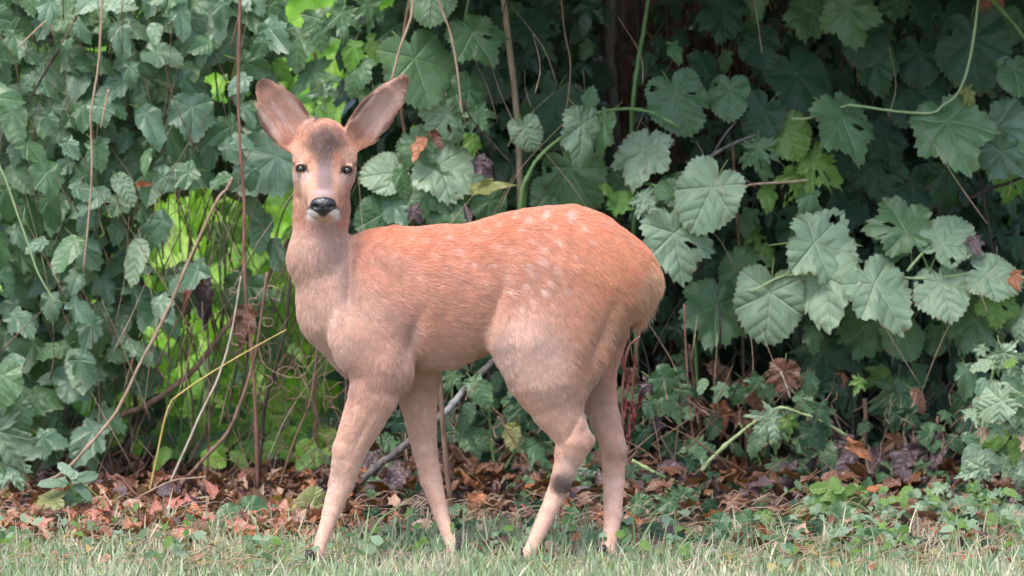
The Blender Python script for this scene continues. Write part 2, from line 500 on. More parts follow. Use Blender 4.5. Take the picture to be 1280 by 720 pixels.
# soft muscle relief on the side turned to the camera, in pixels of the photograph
def to_px0(Pn):
    d = Pn - np.array(CAM_LOC)
    dep = d[:, 1] * math.cos(PITCH) - d[:, 2] * math.sin(PITCH)
    up = d[:, 1] * math.sin(PITCH) + d[:, 2] * math.cos(PITCH)
    return 640 + FPX * d[:, 0] / dep, 360 - FPX * up / dep
_x, _y = to_px0(V)
_w = np.clip((.01 - V[:, 1]) / .03, 0, 1)
for (x, y, rx, ry, ang, amp) in ((512, 425, 10, 42, 18, .0055), (560, 400, 30, 26, 0, .0022), (618, 395, 12, 55, 12, .0055), (630, 330, 14, 36, 38, .0015), (436, 345, 6, 55, 4, .005), (470, 330, 40, 8, 35, .003),
                                 (455, 395, 30, 7, 60, .003), (745, 425, 8, 45, 20, .005), (700, 395, 26, 20, 0, -.003), (660, 425, 26, 34, 10, -.0035), (470, 410, 24, 30, 0, -.0015), (760, 335, 34, 30, 0, -.002),
                                 (724, 520, 5, 26, 28, .003), (705, 570, 4, 16, -15, .002), (452, 540, 5, 30, 25, .002), (445, 470, 10, 8, 0, .003), (402, 340, 5, 45, -12, .0025), (580, 445, 50, 6, -5, .002), (690, 330, 40, 10, 10, -.002)):
    ca, sa = math.cos(math.radians(ang)), math.sin(math.radians(ang))
    dx, dy = _x - x, _y - y
    u, v_ = (dx * ca + dy * sa) / rx, (-dx * sa + dy * ca) / ry
    V[:, 1] += _w * amp * np.exp(-(u * u + v_ * v_))
def face_normals(V, Q):
    n = np.cross(V[Q[:, 2]] - V[Q[:, 0]], V[Q[:, 3]] - V[Q[:, 1]])
    return n
FN = face_normals(V, Q)
VN = np.zeros_like(V)
for k in range(4):
    for ax in range(3): VN[:, ax] += np.bincount(Q[:, k], FN[:, ax], len(V))
VN /= np.linalg.norm(VN, axis=1)[:, None] + 1e-12

def to_px(Pn):
    d = Pn - np.array(CAM_LOC)
    dep = d[:, 1] * math.cos(PITCH) - d[:, 2] * math.sin(PITCH)
    up = d[:, 1] * math.sin(PITCH) + d[:, 2] * math.cos(PITCH)
    return 640 + FPX * d[:, 0] / dep, 360 - FPX * up / dep
def sst(x, a, b):
    t = np.clip((x - a) / (b - a), 0, 1); return t * t * (3 - 2 * t)
SPOTS = [(677, 269, 5), (708, 271, 6), (655, 275, 4), (618, 281, 3), (640, 271, 3), (696, 301, 4), (674, 309, 4), (618, 308, 4), (634, 312, 3), (655, 333, 6), (673, 327, 6), (692, 335, 6),
         (660, 342, 4), (636, 364, 5), (653, 357, 5), (663, 372, 4), (677, 362, 5), (684, 352, 4), (704, 359, 4), (570, 314, 4), (727, 285, 3), (592, 300, 3), (556, 296, 3), (735, 300, 3),
         (650, 381, 5), (641, 399, 4), (610, 330, 3), (585, 330, 3), (540, 318, 3), (566, 345, 3), (602, 352, 3), (628, 345, 4), (715, 318, 3), (660, 300, 3), (645, 287, 3), (690, 283, 3), (604, 290, 3), (528, 301, 2.5)]
def coat(Pn, Nn):
    """the coat's own colour at points on the body"""
    px, py = to_px(Pn)
    n = len(px)
    C = np.tile(np.array([.64, .30, .19]), (n, 1))
    def put(w, c):
        w = np.clip(w, 0, 1)[:, None]
        nonlocal C
        C = C * (1 - w) + np.array(c) * w
    def blob(x, y, rx, ry, c, a=1.0, soft=.55, ang=0):
        ca, sa = math.cos(math.radians(ang)), math.sin(math.radians(ang))
        dx, dy = px - x, py - y
        u, v = (dx * ca + dy * sa) / rx, (-dx * sa + dy * ca) / ry
        r = np.sqrt(u * u + v * v) + (nz - .5) * .35
        put(a * (1 - sst(r, 1 - soft, 1 + soft)), c)
    nz = vnoise(Pn, 90, 3) * .6 + vnoise(Pn, 220, 5) * .4
    head = (py < 280) & (px < 460) & ((Pn[:, 1] < .04))
    # topline redder, underside paler
    top = 278 + (px < 640) * 4 - 18 * np.exp(-((px - 690) / 70) ** 2) + np.clip(px - 740, 0, 90) * .55
    put(.8 * (1 - sst(py - top, 5, 85)) * (px > 425), (.66, .215, .095))
    put(.55 * sst(py, 385, 475) * (px > 400) * (px < 640), (.60, .38, .29))
    put(.35 * sst(nz, .5, .8) * (px > 425), (.60, .34, .25))
    # neck and chest: grey beige
    put(.8 * (1 - sst(px, 408, 470)) * sst(py, 262, 300) * (1 - sst(py, 420, 470)), (.62, .40, .30))
    blob(400, 300, 26, 40, (.48, .31, .24), .5)
    blob(432, 345, 12, 60, (.30, .19, .15), .55, ang=0)  # shade of the furrow between neck and shoulder painted dark
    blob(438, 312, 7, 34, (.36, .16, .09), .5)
    blob(445, 400, 50, 40, (.58, .37, .28), .6)
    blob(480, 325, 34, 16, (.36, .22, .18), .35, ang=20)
    blob(415, 455, 22, 25, (.55, .36, .28), .6)
    blob(482, 415, 34, 40, (.60, .34, .25), .45)
    blob(507, 437, 11, 32, (.34, .22, .18), .5, ang=15)  # crease shade behind the shoulder painted into the coat
    # haunch: greyish patch with pale spots, pale thigh
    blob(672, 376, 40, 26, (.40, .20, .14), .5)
    blob(660, 440, 46, 45, (.74, .52, .42), .85)
    blob(690, 490, 34, 50, (.64, .42, .33), .7)
    blob(608, 400, 14, 60, (.52, .27, .17), .5, ang=15)  # flank fold shade painted into the coat, continued on the next line
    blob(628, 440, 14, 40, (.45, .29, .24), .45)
    blob(765, 335, 52, 52, (.66, .26, .12), .7)
    blob(815, 365, 20, 34, (.70, .42, .24), .8)
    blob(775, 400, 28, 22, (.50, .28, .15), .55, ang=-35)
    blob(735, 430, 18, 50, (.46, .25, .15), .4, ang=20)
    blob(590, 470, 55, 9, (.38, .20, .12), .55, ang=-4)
    # legs
    leg = sst(py, 480, 520)
    put(.8 * leg, (.74, .45, .32))
    blob(735, 548, 17, 15, (.50, .26, .18), .7)
    blob(702, 604, 15, 14, (.045, .03, .026), .97, .35)
    blob(712, 582, 12, 20, (.40, .27, .23), .6)
    blob(418, 590, 12, 26, (.44, .30, .25), .5)
    blob(772, 566, 15, 14, (.40, .20, .13), .6)
    blob(765, 620, 10, 40, (.48, .31, .24), .5)
    blob(745, 500, 16, 40, (.48, .32, .25), .6)
    # pale fawn spots
    sp = np.zeros(n)
    for x, y, r in SPOTS:
        q = np.sqrt(((px - x) / (r * .95)) ** 2 + ((py - y) / (r * 1.1)) ** 2)
        sp = np.maximum(sp, 1 - sst(q + (nz - .5) * .7, .5, 1.3))
    put(sp * .52, (.84, .64, .54))
    # head
    if head.any():
        hc = np.tile(np.array([.56, .255, .15]), (n, 1))
        keep = C.copy(); C = hc
        blob(406, 181, 24, 19, (.045, .030, .027), .92, .45)
        blob(405, 166, 20, 8, (.13, .075, .06), .6)
        blob(406, 220, 12, 28, (.12, .09, .092), .92, .5)
        blob(404, 242, 13, 5, (.36, .28, .28), .7)
        blob(372, 196, 13, 10, (.66, .40, .27), .7)
        blob(440, 197, 13, 10, (.64, .38, .26), .7)
        blob(378, 240, 12, 26, (.58, .33, .22), .7)
        blob(432, 240, 10, 26, (.52, .28, .18), .7)
        blob(376, 222, 12, 7, (.52, .40, .36), .6)
        blob(434, 224, 12, 7, (.50, .38, .34), .6)
        for ex, ey, _ in EYES: blob(ex, ey, 8.2, 6.4, (.03, .02, .018), .95, .12); blob(ex + (8 if ex < 400 else -8), ey + 3.5, 3, 2, (.03, .02, .018), .8, .3)
        blob(366, 208, 6, 3, (.05, .03, .03), .7)
        blob(445, 209, 6, 3, (.05, .03, .03), .7)
        
        blob(404, 275, 14, 5, (.55, .44, .41), .9, .4)
        blob(388, 262, 5, 5, (.05, .04, .04), .9, .4)
        blob(420, 262, 5, 5, (.05, .04, .04), .9, .4)
        blob(404, 255, 14, 9, (.02, .018, .02), 1, .2)
        blob(390, 267, 7, 5, (.93, .92, .90), 1, .2); blob(418, 267, 7, 5, (.93, .92, .90), 1, .2)
        blob(404, 269, 4, 4, (.05, .04, .045), .9, .4)
        hw = (1 - sst(py, 262, 282)) * (Pn[:, 1] < .06) * (px < 470) * (px > 300)
        frontish = hw
        C = keep * (1 - frontish[:, None]) + C * frontish[:, None]
        # throat under the chin stays grey
        for j, e in enumerate(EARS):
            B, ax, nn, s, L, w = e
            d = Pn - B
            u = d @ ax / L; v = d @ s; h = d @ nn
            ew = sst(u, .10, .28) * (np.abs(v) < w * 1.5) * (np.abs(h) < .03)
            fr = sst(Nn @ nn, -.1, .35)
            ecol = np.tile(np.array([.46, .235, .155]), (n, 1))
            inner = np.array([.64, .36, .26]) if j == 0 else np.array([.74, .50, .41])
            iw = fr * (1 - sst(np.abs(v) / w, .45, .85)) * (1 - sst(u, .72, .95))
            ecol = ecol * (1 - iw[:, None]) + inner * iw[:, None]
            st = fr * sst(np.sin(v / w * 9 + 1.0 + u * 2) * .5 + .5, .55, .95) * (1 - sst(u, .5, .8)) * .6
            ecol = ecol * (1 - st[:, None]) + np.array([.74, .56, .48]) * st[:, None]
            edgew = sst(np.abs(v) / w, .76, .95) * .8 + sst(u, .84, 1.0) * .7
            edgew = np.clip(edgew, 0, .78)
            ecol = ecol * (1 - edgew[:, None]) + np.array([.07, .028, .02]) * edgew[:, None]
            C = C * (1 - ew[:, None]) + ecol * ew[:, None]
    # fine streaks
    st = vnoise(Pn * np.array([.4, 1, 1.0]), 260, 9)
    C = C * (0.92 + .16 * st[:, None])
    C = np.clip(C ** .72 * np.array([1.04, 1.0, 1.0]), 0, .9)
    C = C * .97 + C.mean(1)[:, None] * .03
    return np.clip(C, 0.005, .9)
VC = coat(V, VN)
m_skin, nt, bs, out = new_mat('fawn_skin')
at = N(nt, 'ShaderNodeAttribute', attribute_name='coat')
dk = mix_(nt, 1.0, at.outputs['Color'], (.80, .76, .74), 'MULTIPLY')
nt.links.new(dk, bs.inputs['Base Color']); bs.inputs['Roughness'].default_value = .8; bs.inputs['Specular IOR Level'].default_value = .15
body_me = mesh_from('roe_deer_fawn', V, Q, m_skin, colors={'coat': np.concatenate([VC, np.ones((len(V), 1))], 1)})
fawn = mobj('roe_deer_fawn', body_me)
tag(fawn, 'reddish brown spotted roe deer fawn standing side on and looking at the camera', 'deer')

# fur: hair curves that follow the coat's lie
dist_f = []; W = None
def flow_at(Pn):
    num = np.zeros((len(Pn), 3)); den = np.zeros(len(Pn)); ln = np.zeros(len(Pn))
    for p in PR:
        d = seg_dist(Pn[:, 0], Pn[:, 1], Pn[:, 2], p)
        w = np.exp(-np.clip(d, -.004, 1) / .006)
        num += w[:, None] * p[6]; ln += w * p[7]; den += w
    for e in EARS:
        d = ear_dist(Pn[:, 0], Pn[:, 1], Pn[:, 2], e)
        w = np.exp(-np.clip(d, -.002, 1) / .004) * 1.5
        num += w[:, None] * e[1]; ln += w * .0072; den += w
    return num / den[:, None], ln / den
area = np.linalg.norm(FN, axis=1) * .5
fc = V[Q].mean(1)
dens = np.ones(len(Q))
fpx, fpy = to_px(fc)
dens[(fpy < 290) & (fpx < 480)] = 2.8          # finer on the head
dens[(fpy > 480)] = 1.5
nrm = FN / (np.linalg.norm(FN, axis=1)[:, None] + 1e-12)
for ex, ey, y in EYES: dens[np.hypot(fpx - ex, fpy - ey) < 7.8] = 0
dens[(((fpx - 404) / 16) ** 2 + ((fpy - 259) / 10) ** 2 < 1) & (fc[:, 1] < -.06)] = 0
NH = 380000
pr_ = area * dens; pr_ /= pr_.sum()
pick = RNG.choice(len(Q), NH, p=pr_)
a, b = RNG.random(NH), RNG.random(NH)
q = Q[pick]
root = (V[q[:, 0]] * ((1 - a) * (1 - b))[:, None] + V[q[:, 1]] * (a * (1 - b))[:, None] + V[q[:, 2]] * (a * b)[:, None] + V[q[:, 3]] * ((1 - a) * b)[:, None])
rn = (VN[q[:, 0]] + VN[q[:, 2]]); rn /= np.linalg.norm(rn, axis=1)[:, None] + 1e-12
fl, ln = flow_at(root)
rpx, rpy = to_px(root)
# longer, ragged hair on chest, belly line, rump and backs of the legs
ln = ln * (1 + .6 * np.exp(-((rpx - 805) / 30) ** 2 - ((rpy - 385) / 35) ** 2) + .7 * np.exp(-((rpy - 468) / 14) ** 2) * (rpx > 430) * (rpx < 640)
           + .8 * np.exp(-((rpx - 750) / 28) ** 2 - ((rpy - 430) / 40) ** 2) + .5 * np.exp(-((rpx - 425) / 25) ** 2 - ((rpy - 465) / 20) ** 2))
for e in EARS:
    d_ = root - e[0]; u_ = d_ @ e[1] / e[5 - 1]; v_ = d_ @ e[3]; h_ = d_ @ e[2]
    ins = (u_ > .12) & (u_ < .72) & (np.abs(v_) < e[5] * .8) & (np.abs(h_) < .03) & (rn @ e[2] > .2)
    ln = np.where(ins, ln * 2.3, ln)
# clumping jitter
cl = np.stack([vnoise(root, 130, 21), vnoise(root, 130, 22), vnoise(root, 130, 23)], 1) - .5
fl = fl + cl * .48 + (RNG.random((NH, 3)) - .5) * .36
t = fl - rn * (fl * rn).sum(1)[:, None]
t /= np.linalg.norm(t, axis=1)[:, None] + 1e-9
L = ln * (.65 + .7 * RNG.random(NH)) * (.8 + .5 * vnoise(root, 60, 31))
lift = .22 + .18 * RNG.random(NH) + .2 * vnoise(root, 100, 33)
K = 4
pts = np.zeros((NH, K, 3), np.float32)
for k in range(K):
    s = k / (K - 1)
    pts[:, k] = root - rn * .0008 + t * (L * s * (1 - .08 * s))[:, None] + rn * (L * lift * (s - .55 * s * s))[:, None]
    pts[:, k, 2] -= L * .06 * s * s
pts[..., 2] = np.maximum(pts[..., 2], .002)
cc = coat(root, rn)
v = (.88 + .26 * RNG.random(NH) ** .8)[:, None] * (.92 + .16 * vnoise(root, 110, 41))[:, None]
hd = ((rpy < 285) & (rpx < 460))
v = np.where(hd[:, None], (.74 + .5 * RNG.random(NH))[:, None] * (.88 + .24 * vnoise(root, 330, 43))[:, None], v)
cc = np.clip(cc * v, .004, .92)
lt = RNG.random(NH) < np.where((rpy < 280) & (rpx < 460), .02, .08)
cc[lt] = cc[lt] * .5 + np.array([.75, .62, .54]) * .42
hc = bpy.data.hair_curves.new('fur')
hc.add_curves([K] * NH)
hc.attributes['position'].data.foreach_set('vector', pts.ravel())
ra = hc.attributes.get('radius') or hc.attributes.new('radius', 'FLOAT', 'POINT')
rad = np.tile(np.array([.00030, .00027, .0002, .00006], np.float32), NH)
rad *= np.repeat(np.where((rpy < 290) & (rpx < 480), .72, 1.0), K).astype(np.float32)
ra.data.foreach_set('value', rad)
ca = hc.attributes.new('coat', 'FLOAT_COLOR', 'CURVE')
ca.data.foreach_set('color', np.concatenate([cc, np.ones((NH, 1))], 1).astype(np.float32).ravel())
m_fur, nt, bs, out = new_mat('fawn_fur')
at = N(nt, 'ShaderNodeAttribute', attribute_name='coat')
nt.links.new(at.outputs['Color'], bs.inputs['Base Color']); bs.inputs['Roughness'].default_value = .6; bs.inputs['Specular IOR Level'].default_value = .2
trl = N(nt, 'ShaderNodeBsdfTranslucent'); nt.links.new(at.outputs['Color'], trl.inputs[0])
mxs = N(nt, 'ShaderNodeMixShader'); mxs.inputs[0].default_value = .28
nt.links.new(bs.outputs[0], mxs.inputs[1]); nt.links.new(trl.outputs[0], mxs.inputs[2]); nt.links.new(mxs.outputs[0], out.inputs[0])
hc.materials.append(m_fur)
fur = bpy.data.objects.new('fur', hc); link(fur, fawn)

# eyes, nose, hooves
def ball(r, sx=1, sy=1, sz=1, nu=24, nv=14):
    v = []; f = []
    for j in range(nv + 1):
        th = math.pi * j / nv
        for i in range(nu):
            ph = 2 * math.pi * i / nu
            v.append((r * sx * math.sin(th) * math.cos(ph), r * sy * math.sin(th) * math.sin(ph), r * sz * math.cos(th)))
    for j in range(nv):
        for i in range(nu):
            f.append((j * nu + i, (j + 1) * nu + i, (j + 1) * nu + (i + 1) % nu, j * nu + (i + 1) % nu))
    return v, f
m_eye, nt, bs, out = new_mat('fawn_eye')
bs.inputs['Base Color'].default_value = (.006, .004, .004, 1); bs.inputs['Roughness'].default_value = .06; bs.inputs['Specular IOR Level'].default_value = .8
bs.inputs['Coat Weight'].default_value = 1.0; bs.inputs['Coat Roughness'].default_value = .02
for ex, ey, y in EYES:
    v, f = ball(6.6 * MPP, 1.0, .9, .88)
    e = mobj('eye', mesh_from('eye', v, f, m_eye), fawn, P(ex, ey, y + .0046))
m_nose, nt, bs, out = new_mat('fawn_nose')
vo = N(nt, 'ShaderNodeTexVoronoi', i_Scale=420.0)
tc = N(nt, 'ShaderNodeTexCoord'); nt.links.new(tc.outputs['Object'], vo.inputs['Vector'])
bp = N(nt, 'ShaderNodeBump', i_Strength=.5, i_Distance=.001); nt.links.new(vo.outputs['Distance'], bp.inputs['Height']); nt.links.new(bp.outputs[0], bs.inputs['Normal'])
bs.inputs['Base Color'].default_value = (.012, .011, .013, 1); bs.inputs['Roughness'].default_value = .22; bs.inputs['Specular IOR Level'].default_value = .7
# nose pad: rounded wedge, wider on top, with two nostril hollows
v, f = ball(1.0, 1, 1, 1, 40, 28)
nv_ = []
for x, y_, z in v:
    w = 1.0 + .18 * z
    if z < -.1: w *= 1 + .68 * (z + .1)
    X, Y, Z = x * 16.0 * MPP * w, y_ * 9 * MPP, z * 12.6 * MPP
    for s_ in (-1, 1):
        d = math.hypot((X - s_ * 9.5 * MPP) / (4.2 * MPP), (Z - .5 * MPP) / (3.2 * MPP))
        if d < 1.4 and y_ < 0: Y += 5 * MPP * math.exp(-d * d * 1.6)
    if y_ < 0: Y += 2.0 * MPP * math.exp(-(X / (1.6 * MPP)) ** 2) * (1 if z < 0.1 else .3)
    nv_.append((X, Y, Z))
ny = surf_y(404, 257)
nose = mobj('nose', mesh_from('nose', nv_, f, m_nose), fawn, P(404, 258.5, ny + .004))
m_hoof = bark_material('hoof_horn', (.02, .017, .015), (.05, .04, .035), 200, .4, .2)
for (hx, hy, yy, ang) in ((388, 712, -.097, 0), (572, 704, -.025, 0), (649, 713, -.10, 0), (754, 706, -.045, 0)):
    c = P(hx, hy, yy)
    vs = []; fs = []
    for s_ in (-1, 1):            # two toes
        b0 = len(vs)
        for j, (z, w, fr) in enumerate(((0, 1.0, 1.25), (.012, .92, 1.0), (.024, .75, .72), (.030, .4, .4))):
            for i in range(10):
                th = 2 * math.pi * i / 10
                x = -math.cos(th) * .011 * fr - .004 * (1 - z / .03)
                yv = s_ * .0065 + math.sin(th) * .0058 * w
                vs.append((x, yv, z))
        for j in range(3):
            for i in range(10):
                fs.append((b0 + j * 10 + i, b0 + j * 10 + (i + 1) % 10, b0 + (j + 1) * 10 + (i + 1) % 10, b0 + (j + 1) * 10 + i))
        fs.append(tuple(b0 + 30 + i for i in range(10)))
        fs.append(tuple(b0 + i for i in range(10))[::-1])
    mobj('hoof', mesh_from('hoof', vs, fs, m_hoof), fawn, (c.x, c.y, 0.0))
# ================================================================== leaf shapes
def leaf_polar(lobes, floor=.2, na=72, rings=(.34, .62, .84, 1.0), tooth=3, amp=.05, droop=.3, fold=.25, wave=.03, seed=0, notch=.0, holes=0, curl=0.0, petiole=.5, sharp=.4, nk=1.9):
    """one leaf blade round its stalk; tip along +Y, face +Z; total length scaled to 1"""
    rg = random.Random(seed)
    step = 360 / na
    th = [-180 + step * i for i in range(na)]
    lob = [(a + 0.0, A * (1 + rg.uniform(-.07, .07)), w) for a, A, w in lobes]
    rr = []
    for i, t in enumerate(th):
        p = 7.0; s = floor ** p
        for a, A, w in lob:
            d = (t - a + 180) % 360 - 180
            s += (A * math.exp(-(abs(d) / w) ** nk * sharp)) ** p
        r = s ** (1 / p)
        if notch: r *= 1 - notch * math.exp(-((abs(t) - 180) / 9) ** 2)
        if tooth:
            k = i % tooth
            r *= 1 + amp * (1 - 2 * k / max(1, tooth - 1)) * rg.uniform(.6, 1.3)
        rr.append(r)
    pts = [(0., 0.)]; att = [(0, 0, 0)]
    for q in rings:
        for i, t in enumerate(th):
            tr = math.radians(t); r = rr[i] * q
            x, y = r * math.sin(tr), r * math.cos(tr)
            best = min(((abs((t - a + 180) % 360 - 180), a) for a, A, w in lob if abs(a) < 170))
            d = math.radians(min(best[0], 80))
            pts.append((x, y)); att.append((r * math.cos(d), r * math.sin(d), q))
    ys = [p[1] for p in pts]; y0, y1 = min(ys), max(ys)
    sc = 1 / (y1 - y0)
    ph = [rg.uniform(0, 6.28) for _ in range(4)]
    V = []; L = []
    dr = droop * rg.uniform(.5, 1.4); fo = fold * rg.uniform(.4, 1.4); side = rg.uniform(-.25, .25)
    for (x, y), (al, pe, q) in zip(pts, att):
        x *= sc; y *= sc; al *= sc; pe *= sc
        z = fo * min(pe, .2) - dr * (x * x + max(y, 0) ** 2 * 1.1) + side * x
        z += wave * (math.sin(9 * x + ph[0]) * math.sin(8 * y + ph[1]) + .7 * math.sin(17 * x + ph[2]) * math.sin(15 * y + ph[3])) * (.4 + q)
        if curl:
            R = 1 / (curl * 3.2); a_ = x / R
            x = R * math.sin(a_) * (1 - .2 * abs(a_)); z += R * (1 - math.cos(a_)) 
            z += curl * .5 * y * y
        V.append((x, y, z)); L.append((al, pe, q, 1))
    Fc = []; 
    hs = []
    for _ in range(holes):
        k = rg.randrange(len(rings) - 1); i = rg.randrange(na); hs.append((k, i, rg.randint(0, 2)))
    def hole(k, i): return any(k == a and abs((i - b + na // 2) % na - na // 2) <= c for a, b, c in hs)
    for i in range(na):
        j = (i + 1) % na
        if i == na - 1 and th[0] == -180: pass
        Fc.append((0, 1 + i, 1 + j))
        for k in range(len(rings) - 1):
            if hole(k, i): continue
            a = 1 + k * na; b = 1 + (k + 1) * na
            Fc.append((a + i, b + i, b + j, a + j))
    Fc = [f[::-1] for f in Fc]
    nb = len(Fc)
    # stalk
    if petiole:
        base = len(V); r = .011
        path = [(0, 0, 0), (0, -.18 * petiole, -.05 * petiole), (.02, -.55 * petiole, -.25 * petiole), (.03, -.9 * petiole, -.62 * petiole)]
        for p in path:
            for k in range(4):
                a = k * math.pi / 2
                V.append((p[0] + r * math.cos(a), p[1], p[2] - .006 + r * math.sin(a))); L.append((0, .5, 0, 1))
        for s in range(len(path) - 1):
            for k in range(4):
                Fc.append((base + s * 4 + k, base + s * 4 + (k + 1) % 4, base + s * 4 + 4 + (k + 1) % 4, base + s * 4 + 4 + k))
    cy = (y0 + y1) / 2 * sc
    return V, Fc, L, nb, cy
KINDS = {
    'round':  dict(sharp=.26, lobes=[(0, .95, 42), (60, .74, 34), (-60, .74, 34), (120, .66, 36), (-120, .66, 36)], floor=.30, na=120, tooth=3, amp=.035, notch=.3, droop=.25, wave=.022),
    'pointed': dict(sharp=.30, nk=1.6, lobes=[(0, 1.1, 27), (54, .78, 36), (-54, .78, 36), (114, .66, 38), (-114, .66, 38)], floor=.44, na=120, tooth=4, amp=.05, notch=.3, droop=.3, wave=.03),
    'lobed':  dict(sharp=.36, nk=1.7, lobes=[(0, 1.0, 28), (57, .84, 27), (-57, .84, 27), (117, .64, 32), (-117, .64, 32)], floor=.55, na=120, tooth=4, amp=.055, notch=.3, droop=.35, wave=.04),
    'jagged': dict(sharp=.5, nk=1.6, lobes=[(0, 1.0, 19), (50, .82, 18), (-50, .82, 18), (105, .60, 20), (-105, .60, 20)], floor=.30, na=72, tooth=3, amp=.13, notch=.2, droop=.35, wave=.045),
    'hedge':  dict(sharp=.42, nk=1.5, lobes=[(0, 1.0, 30), (50, .62, 24), (-50, .62, 24), (120, .42, 34), (-120, .42, 34)], floor=.22, na=72, tooth=3, amp=.06, rings=(.4, .75, 1.0), droop=.35, wave=.035),
    'ovate':  dict(sharp=.36, nk=1.6, lobes=[(0, 1.0, 24), (45, .50, 34), (-45, .50, 34), (110, .30, 40), (-110, .30, 40)], floor=.2, na=72, tooth=3, amp=.045, rings=(.4, .75, 1.0), droop=.35, wave=.03),
    'ivy':    dict(sharp=.5, nk=1.5, lobes=[(0, 1.0, 22), (60, .72, 20), (-60, .72, 20), (125, .50, 22), (-125, .50, 22)], floor=.36, na=36, tooth=0, rings=(.5, 1.0), droop=.35, wave=.03),
    'oval':   dict(sharp=.4, nk=1.8, lobes=[(0, 1.0, 30), (60, .45, 40), (-60, .45, 40), (120, .3, 40), (-120, .3, 40)], floor=.25, na=36, tooth=0, rings=(.5, 1.0), droop=.3, wave=.03),
    'leaflet': dict(lobes=[(0, 1.0, 28), (60, .35, 40), (-60, .35, 40), (180, .12, 40)], floor=.12, na=24, tooth=0, rings=(.5, 1.0), droop=.2, wave=.01, petiole=.15),
    'dead':   dict(sharp=.5, nk=1.6, lobes=[(0, 1.0, 26), (55, .66, 26), (-55, .66, 26), (115, .45, 30), (-115, .45, 30)], floor=.28, na=36, tooth=3, amp=.07, rings=(.35, .7, 1.0), droop=.3, wave=.07, curl=.55, petiole=.35),
    'ragged': dict(lobes=[(0, 1.0, 22), (50, .80, 20), (-50, .66, 20), (105, .5, 20), (-105, .60, 20)], floor=.30, na=72, tooth=3, amp=.12, holes=9, droop=.4, wave=.05),
}
LM = {}
def leaf_mesh(kind, i):
    k = (kind, i)
    if k not in LM:
        kw = dict(KINDS[kind])
        if kind in ('round', 'pointed', 'lobed', 'jagged') and i % 3 == 1: kw['holes'] = 3
        if kind == 'dead': kw['curl'] = [.2, .5, .8, 1.1, .35, .65][i % 6]
        V_, F_, L_, nb, cy = leaf_polar(seed=hash_(kind) + i * 13, **kw)
        me = mesh_from(kind + '_leaf', V_, F_, [M['mid'], M['stalk']], mat_idx=[0] * nb + [1] * (len(F_) - nb), colors={'lf': L_})
        LM[k] = (me, cy)
    return LM[k]
def hash_(s): return sum(ord(c) * (i + 3) for i, c in enumerate(s))
M = {}
M['stalk'] = bark_material('leaf_stalk', (.16, .22, .07), (.24, .27, .10), 80, .5, .1)
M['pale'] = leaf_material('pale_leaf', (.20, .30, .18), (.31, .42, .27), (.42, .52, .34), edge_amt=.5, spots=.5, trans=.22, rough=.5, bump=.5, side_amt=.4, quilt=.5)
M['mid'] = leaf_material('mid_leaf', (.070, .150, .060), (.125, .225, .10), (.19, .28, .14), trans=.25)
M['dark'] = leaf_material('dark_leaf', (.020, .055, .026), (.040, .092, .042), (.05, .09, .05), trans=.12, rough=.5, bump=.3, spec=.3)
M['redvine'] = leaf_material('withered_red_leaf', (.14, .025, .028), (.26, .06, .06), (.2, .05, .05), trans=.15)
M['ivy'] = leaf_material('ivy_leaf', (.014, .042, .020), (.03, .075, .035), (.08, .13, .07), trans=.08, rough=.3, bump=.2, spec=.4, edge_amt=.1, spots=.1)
M['blue'] = leaf_material('blue_green_leaf', (.095, .185, .105), (.17, .27, .165), (.22, .32, .20), trans=.22, rough=.38, spec=.6, edge_amt=.15, spots=.15, side_amt=.1, quilt=.10)
M['hedge'] = leaf_material('hedge_leaf', (.065, .150, .062), (.125, .225, .10), (.17, .27, .14), trans=.28, rough=.38, spec=.6, edge_amt=.15, spots=.2, side_amt=.1, quilt=.10)
M['yellow'] = leaf_material('yellow_green_leaf', (.13, .25, .045), (.19, .33, .07), (.26, .38, .12), trans=.35, edge_amt=.5, spots=.5)
M['bright'] = leaf_material('bright_leaf', (.26, .48, .055), (.40, .64, .10), (.42, .60, .15), trans=.45, edge_amt=.05, spots=.1, bump=.2, side_amt=.12, quilt=.12)  # sunlit brightness of the gap leaves put into their colour
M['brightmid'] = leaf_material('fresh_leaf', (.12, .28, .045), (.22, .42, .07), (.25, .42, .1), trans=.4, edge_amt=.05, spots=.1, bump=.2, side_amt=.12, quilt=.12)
M['purple'] = leaf_material('purple_brown_leaf', (.065, .038, .042), (.13, .082, .09), (.10, .06, .06), trans=.1, edge=(.05, .03, .03), edge_amt=.3, spots=.4)
M['brown'] = leaf_material('brown_leaf', (.13, .055, .03), (.24, .115, .06), (.12, .05, .03), trans=.12, edge=(.07, .03, .02), spots=.4)
M['orange'] = leaf_material('orange_brown_leaf', (.34, .125, .05), (.46, .19, .09), (.25, .09, .05), trans=.15, edge=(.12, .04, .03), spots=.4)
M['red'] = leaf_material('red_brown_leaf', (.36, .11, .08), (.55, .26, .19), (.3, .1, .06), trans=.12, edge=(.14, .04, .03), spots=.3)
M['tan'] = leaf_material('tan_leaf', (.40, .25, .17), (.55, .36, .26), (.38, .22, .15), trans=.15, edge=(.2, .1, .06), spots=.4)
M['olive'] = leaf_material('olive_leaf', (.16, .19, .05), (.26, .26, .08), (.3, .3, .12), trans=.2, edge=(.16, .09, .04), edge_amt=.7, spots=.6)
M['ochre'] = leaf_material('ochre_leaf', (.38, .27, .08), (.5, .38, .15), (.4, .3, .12), trans=.2, edge=(.2, .1, .05), spots=.4)
M['cane_brown'] = bark_material('brown_cane', (.13, .075, .05), (.24, .15, .105), 120, .7, .4)
M['cane_red'] = bark_material('reddish_cane', (.17, .075, .055), (.28, .14, .10), 120, .6, .3)
M['cane_tan'] = bark_material('tan_cane', (.30, .20, .13), (.44, .32, .22), 120, .6, .3)
